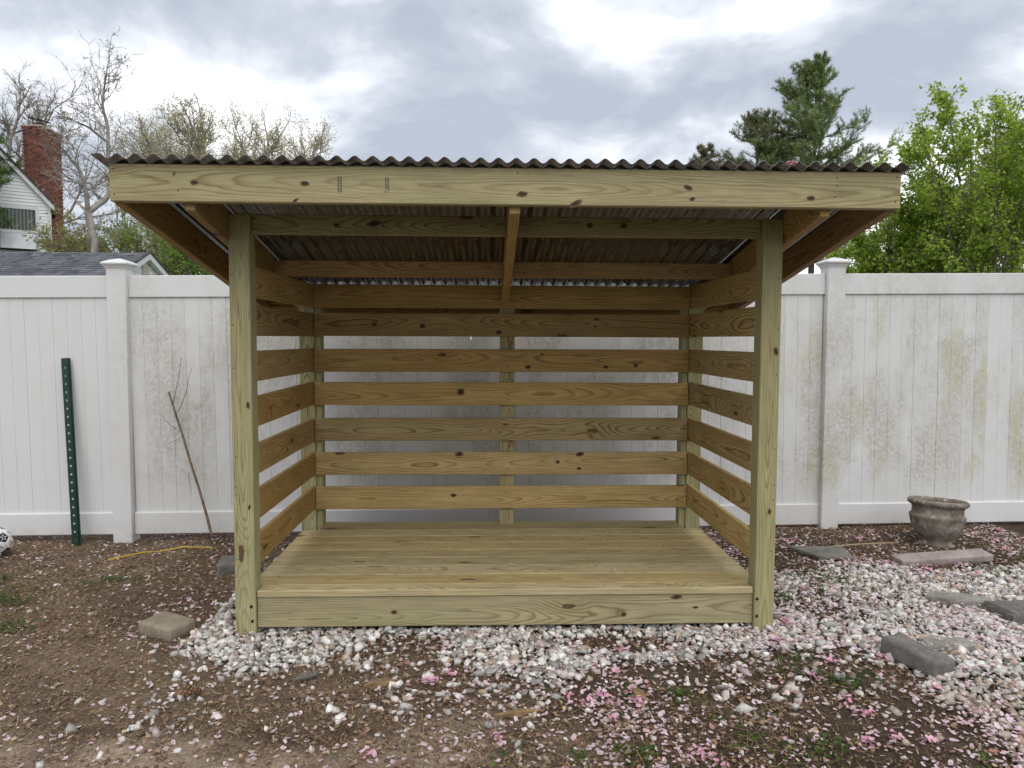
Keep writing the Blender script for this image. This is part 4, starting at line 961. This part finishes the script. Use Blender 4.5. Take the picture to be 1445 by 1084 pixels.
tree('bare_tree', 'bare crooked tree with forked trunk between chimney and shelter roof', base, dict(limbs=[(np.r_[[base], T0], .14, .11), (Ra, .10, .022), (Rb, .085, .02), (Rc, .06, .015), (Rd, .05, .012)], grow=gl), BP, 11, BARKL,
     dict(per=1, jitter=.03, size=.05, cols=BUD))
# far bare tree behind the chimney
def generic(name, lab, px_, Y, top_py, spread, seed, P, bark, leaf, r0=.2, split=.35, nl=5, lean=0, cat='tree', dome=False):
    b = at(px_, 478, Y); b[2] = 0; H = at(px_, top_py, Y)[2]; r_ = np.random.default_rng(seed+500)
    tr = smoothline([b, b+np.array([lean*.2, 0, H*split*.5]), b+np.array([lean*.5, 0, H*split]), b+np.array([lean, .1, H*min(.75, split+.3)])]); g = []
    n_ = len(tr)
    for k_ in range(nl):
        i_ = int(n_*(.55+.45*k_/nl)); i_ = min(i_, n_-2); a = k_*2.4+r_.uniform(-.4, .4); el = r_.uniform(.55, 1.25); left_ = H-tr[i_][2]
        d = np.array([math.cos(a)*spread, math.sin(a)*spread, left_*.9*r_.uniform(.65, 1.)]); L_ = np.linalg.norm(d)*.62
        g.append((tr[i_], d, L_, r0*.45, 0))
    g.append((tr[-1], np.array([0, 0, 1.]), (H-tr[-1][2])*.62, r0*.45, 0))
    cl_ = (lambda q: ((q[0]-b[0])/(spread*1.25))**2+((q[1]-b[1])/(spread*1.25))**2+(max(q[2]-H*.55, 0)/(H*.45))**2 < 1.0+.08*math.sin(q[0]*5+q[2]*3)) if dome else None
    return tree(name, lab, tuple(b), dict(limbs=[(tr, r0, r0*.5)], grow=g), P, seed, bark, leaf, cat=cat, clip=cl_)
FP = dict(nseg=[5, 4, 4, 3], taper=[.45, .5, .5, .5], wob=[.10, .16, .2, .25], up=[.03, .04, .05, .05], n=[9, 7, 5, 0], ang=[.68, .75, .78, .7], len=[.58, .60, .62, .6], rr=[.55, .6, .62, .6], rmin=.008, max=3, leaf_lv=3)
FP['from'] = [.25, .2, .15, .1]
generic('bare_tree', 'pale bare twiggy tree rising behind the red brick chimney', 18, 31, 92, 3.6, 21, FP, BARKL, dict(per=1, jitter=.05, size=.06, cols=BUD), .24, .38, 7)
SPR = np.array([(.58, .53, .33), (.50, .48, .24), (.64, .58, .38), (.48, .48, .18)])
for (px_, Y, top, spd, sd_, lab, n_) in ((225, 36, 148, 3.2, 31, 'budding tree with pale yellowish leaves beside the crooked bare tree', 8), (295, 34, 136, 4.0, 32, 'tallest budding tree with pale yellowish leaves above the corrugated roof', 9), (385, 35, 146, 4.4, 33, 'broad budding tree with yellow green leaves above the corrugated roof', 9)):
    generic('budding_tree', lab, px_, Y, top, spd, sd_, FP, BARKL, dict(per=2, jitter=.12, size=.095, cols=SPR), .24, .35, n_, dome=True)
YG = np.array([(.33, .34, .11), (.38, .38, .14), (.27, .30, .08), (.42, .38, .19)])
YG2 = np.array([(.22, .34, .06), (.28, .38, .08), (.18, .28, .05)])
SP_ = dict(nseg=[4, 4, 3, 3], taper=[.5, .5, .5, .5], wob=[.14, .2, .25, .25], up=[.03, .03, .02, 0.], n=[6, 6, 4, 0], ang=[.7, .75, .8, .8], len=[.6, .62, .6, .6], rr=[.6, .6, .6, .6], rmin=.008, max=3, leaf_lv=2)
SP_['from'] = [.15, .15, .15, .1]
for (px_, Y, top, spd, sd_, cols, lab) in ((112, 23, 305, 1.0, 41, YG, 'yellow green shrub tree standing behind the garage beside the chimney'), (190, 22, 288, 2.0, 42, YG, 'loose yellow green tree below the left roof overhang'), (265, 21, 300, 2.2, 43, YG2, 'fresh green tree above the fence beside the left rafter'), (330, 24, 300, 2.2, 44, YG2, 'fresh green tree behind the shelter post at the left')):
    generic('shrub_tree', lab, px_, Y, top, spd, sd_, SP_, BARK, dict(per=2, jitter=.10, size=.11, cols=cols), .10, .25, 8)
# maple on the right: many rising limbs with drooping bright leaves
MG = np.array([(.33, .46, .06), (.39, .52, .075), (.46, .57, .11), (.27, .40, .05)])
MP = dict(nseg=[5, 4, 4, 3], taper=[.5, .5, .5, .5], wob=[.09, .15, .2, .25], up=[.09, .07, .04, -.02], n=[7, 6, 4, 0], ang=[.5, .62, .7, .8], len=[.5, .6, .6, .6], rr=[.5, .55, .6, .6], rmin=.006, max=3, leaf_lv=3)
MP['from'] = [.2, .2, .2, .1]
def maple(px_, Y, tops, seed, lab, per=3, size=.095, cols=MG, r0=.06, jit_=.055):
    b = at(px_, 478, Y); b[2] = 0; r_ = np.random.default_rng(seed); g = []; lm = []
    for k_, (tx, ty) in enumerate(tops):
        tp_ = at(tx, ty, Y+r_.uniform(-1.4, 1.4)); s0 = b+np.array([r_.normal(0, .18), r_.normal(0, .18), 0]); mid_ = s0*.55+tp_*.45; mid_[0] = s0[0]+(tp_[0]-s0[0])*.34; mid_[2] = tp_[2]*.5; line = smoothline([s0, s0*.8+mid_*.2+np.array([0, 0, .3]), mid_, mid_*.45+tp_*.55, tp_], 5)
        lm.append((line, r0*r_.uniform(.8, 1.1), .014)); n_ = len(line)
        for i_ in range(int(n_*.28), n_-1):
            for q in range(2 if i_ % 3 == 0 else 1):
                t_ = i_/n_; d = unit(line[i_+1]-line[i_]); s = unit(r_.normal(0, 1, 3)); g.append((line[i_], unit(d*.75+s*.75), tp_[2]*.23*(1.3-.9*t_)*r_.uniform(.6, 1.1), .022*(1.2-t_), 1))
        g.append((line[-1], unit(line[-1]-line[-2]), .5, .014, 2))
    return tree('maple_tree', lab, tuple(b), dict(limbs=lm, grow=g), MP, seed, BARK, dict(per=per, jitter=jit_, size=size, cols=cols, droop=.10, aspect=.75))
maple(1378, 14.0, [(1276, 225), (1304, 198), (1338, 150), (1325, 255), (1370, 192), (1405, 180), (1436, 162), (1475, 172), (1415, 280), (1500, 230), (1300, 310), (1465, 290)], 51, 'bright green maple with many rising limbs behind the right fence', per=3)
maple(1255, 15.5, [(1210, 330), (1235, 300), (1262, 295), (1285, 310), (1305, 330), (1180, 362), (1225, 352)], 52, 'low spreading green tree under the right roof overhang', per=3, size=.095, r0=.045)
maple(1335, 19.0, [(1300, 310), (1330, 295), (1365, 300), (1400, 290), (1310, 340), (1380, 330)], 54, 'leafy green tree filling in behind the big maple', per=1, size=.12, r0=.05)
generic('budding_tree', 'yellowish budding tree showing through the maple', 1425, 24, 190, 2.6, 55, FP, BARK, dict(per=2, jitter=.10, size=.13, cols=np.array([(.36, .33, .12), (.30, .28, .10)])), .16, .35, 7)
# pines: whorls of branches carrying needle tufts
def pine(lab, px_, Y, top, base_py, half_px, seed, bare_left=False, cols=None, name='pine_tree', dens=1., lean_px=0):
    r_ = np.random.default_rng(seed); b = at(px_, 478, Y); b[2] = 0; H = at(px_, top, Y)[2]; zb = at(px_, base_py, Y)[2]; half = half_px/FPX*(Y-CAM[1])
    segs = poly([b, b+np.array([0, 0, H*.5]), b+np.array([0, 0, H*.98])], .24*H/16, .02); tuft = []; tdir = []
    z = min(zb-2.2, H*.34)
    while z < H-.15:
        t_ = (H-z)/(H-zb); R_ = half*min(1.15, t_**.8)*1.0; nbr = r_.integers(5, 9)
        for k_ in range(nbr):
            a = r_.uniform(0, 2*np.pi); L_ = R_*r_.uniform(.55, 1.12)+.25; el = .18+.55*(1-min(t_, 1)); d = np.array([math.cos(a), math.sin(a), el+r_.normal(0, .10)]); p = b+np.array([0, 0, z]); n_ = 7; pr = .028*L_/3+.012; tip_up = .05
            for q in range(n_):
                d = unit(d+r_.normal(0, .06, 3)+np.array([0, 0, tip_up])); p2 = p+d*L_/n_; segs.append((p, p2, pr*(1-q/n_)+.005, pr*(1-(q+1)/n_)+.005))
                if q >= 1:
                    for sgn in range(3 if q < n_-1 else 4):
                        sd2 = unit(d*.7+unit(r_.normal(0, 1, 3))*np.array([1, 1, .45])*.9+np.array([0, 0, .25])); l2 = L_*.32*(1.1-.5*q/n_)*r_.uniform(.4, 1.1)+.08; e_ = p2+sd2*l2; segs.append((p2, e_, .007, .004))
                        m_ = max(2, int(l2/.075*dens))
                        for w_ in range(m_): tuft.append(p2+(e_-p2)*((w_+.7)/m_)); tdir.append(sd2)
                p = p2
        z += r_.uniform(.30, .46)*H/16*1.35
    tuft = np.array(tuft)-b; tdir = np.array(tdir); per = 11; T = np.repeat(tuft, per, 0)+r_.normal(0, .03, (len(tuft)*per, 3)); D = np.repeat(tdir, per, 0)*.5+r_.normal(0, .5, (len(T), 3)); D /= np.linalg.norm(D, axis=1, keepdims=True)
    s2 = np.cross(D, r_.normal(0, 1, D.shape)); s2 /= np.linalg.norm(s2, axis=1, keepdims=True); L2 = r_.uniform(.10, .22, (len(T), 1)); w2 = .0095
    V = np.stack([T-s2*w2, T+s2*w2, T+D*L2], 1); cols = np.array([(.19, .26, .095), (.24, .31, .11), (.29, .34, .13), (.14, .20, .075)]) if cols is None else cols
    cl_ = cols[r_.integers(0, len(cols), len(tuft))]*r_.uniform(.7, 1.3, (len(tuft), 1)); me = np_mesh('crown', V.reshape(-1, 3), np.arange(len(T)*3).reshape(-1, 3), np.repeat(np.repeat(cl_, per, 0), 3, 0))
    t_ = empty(name, tuple(b)); link('trunk', tubes('trunk', [(s[0]-b, s[1]-b, s[2], s[3]) for s in segs], 4), BARKD, t_); link('crown', me, NEEDLE, t_); tag(t_, lab, 'tree'); return len(T)
print('needles', pine('tall dark green pine with upswept branches above the right roof end', 1142, 34, 84, 240, 86, 61, dens=.95),
      pine('shorter olive green pine beside the tall pine', 1062, 36, 166, 240, 62, 62, cols=np.array([(.17, .20, .09), (.21, .22, .11), (.13, .17, .07), (.26, .24, .14)])),
      pine('small sparse conifer tip showing over the corrugated roof', 992, 38, 204, 240, 16, 63, cols=np.array([(.22, .20, .12), (.18, .18, .10)]), name='conifer', dens=.6),
      pine('green pine whose bough tips reach in beside the chimney', -66, 22, 60, 190, 58, 64, cols=np.array([(.09, .16, .03), (.12, .19, .04)]), dens=.8))
print('objects', len(bpy.data.objects), 'tris', sum(len(m_.polygons)*2 for m_ in bpy.data.meshes))
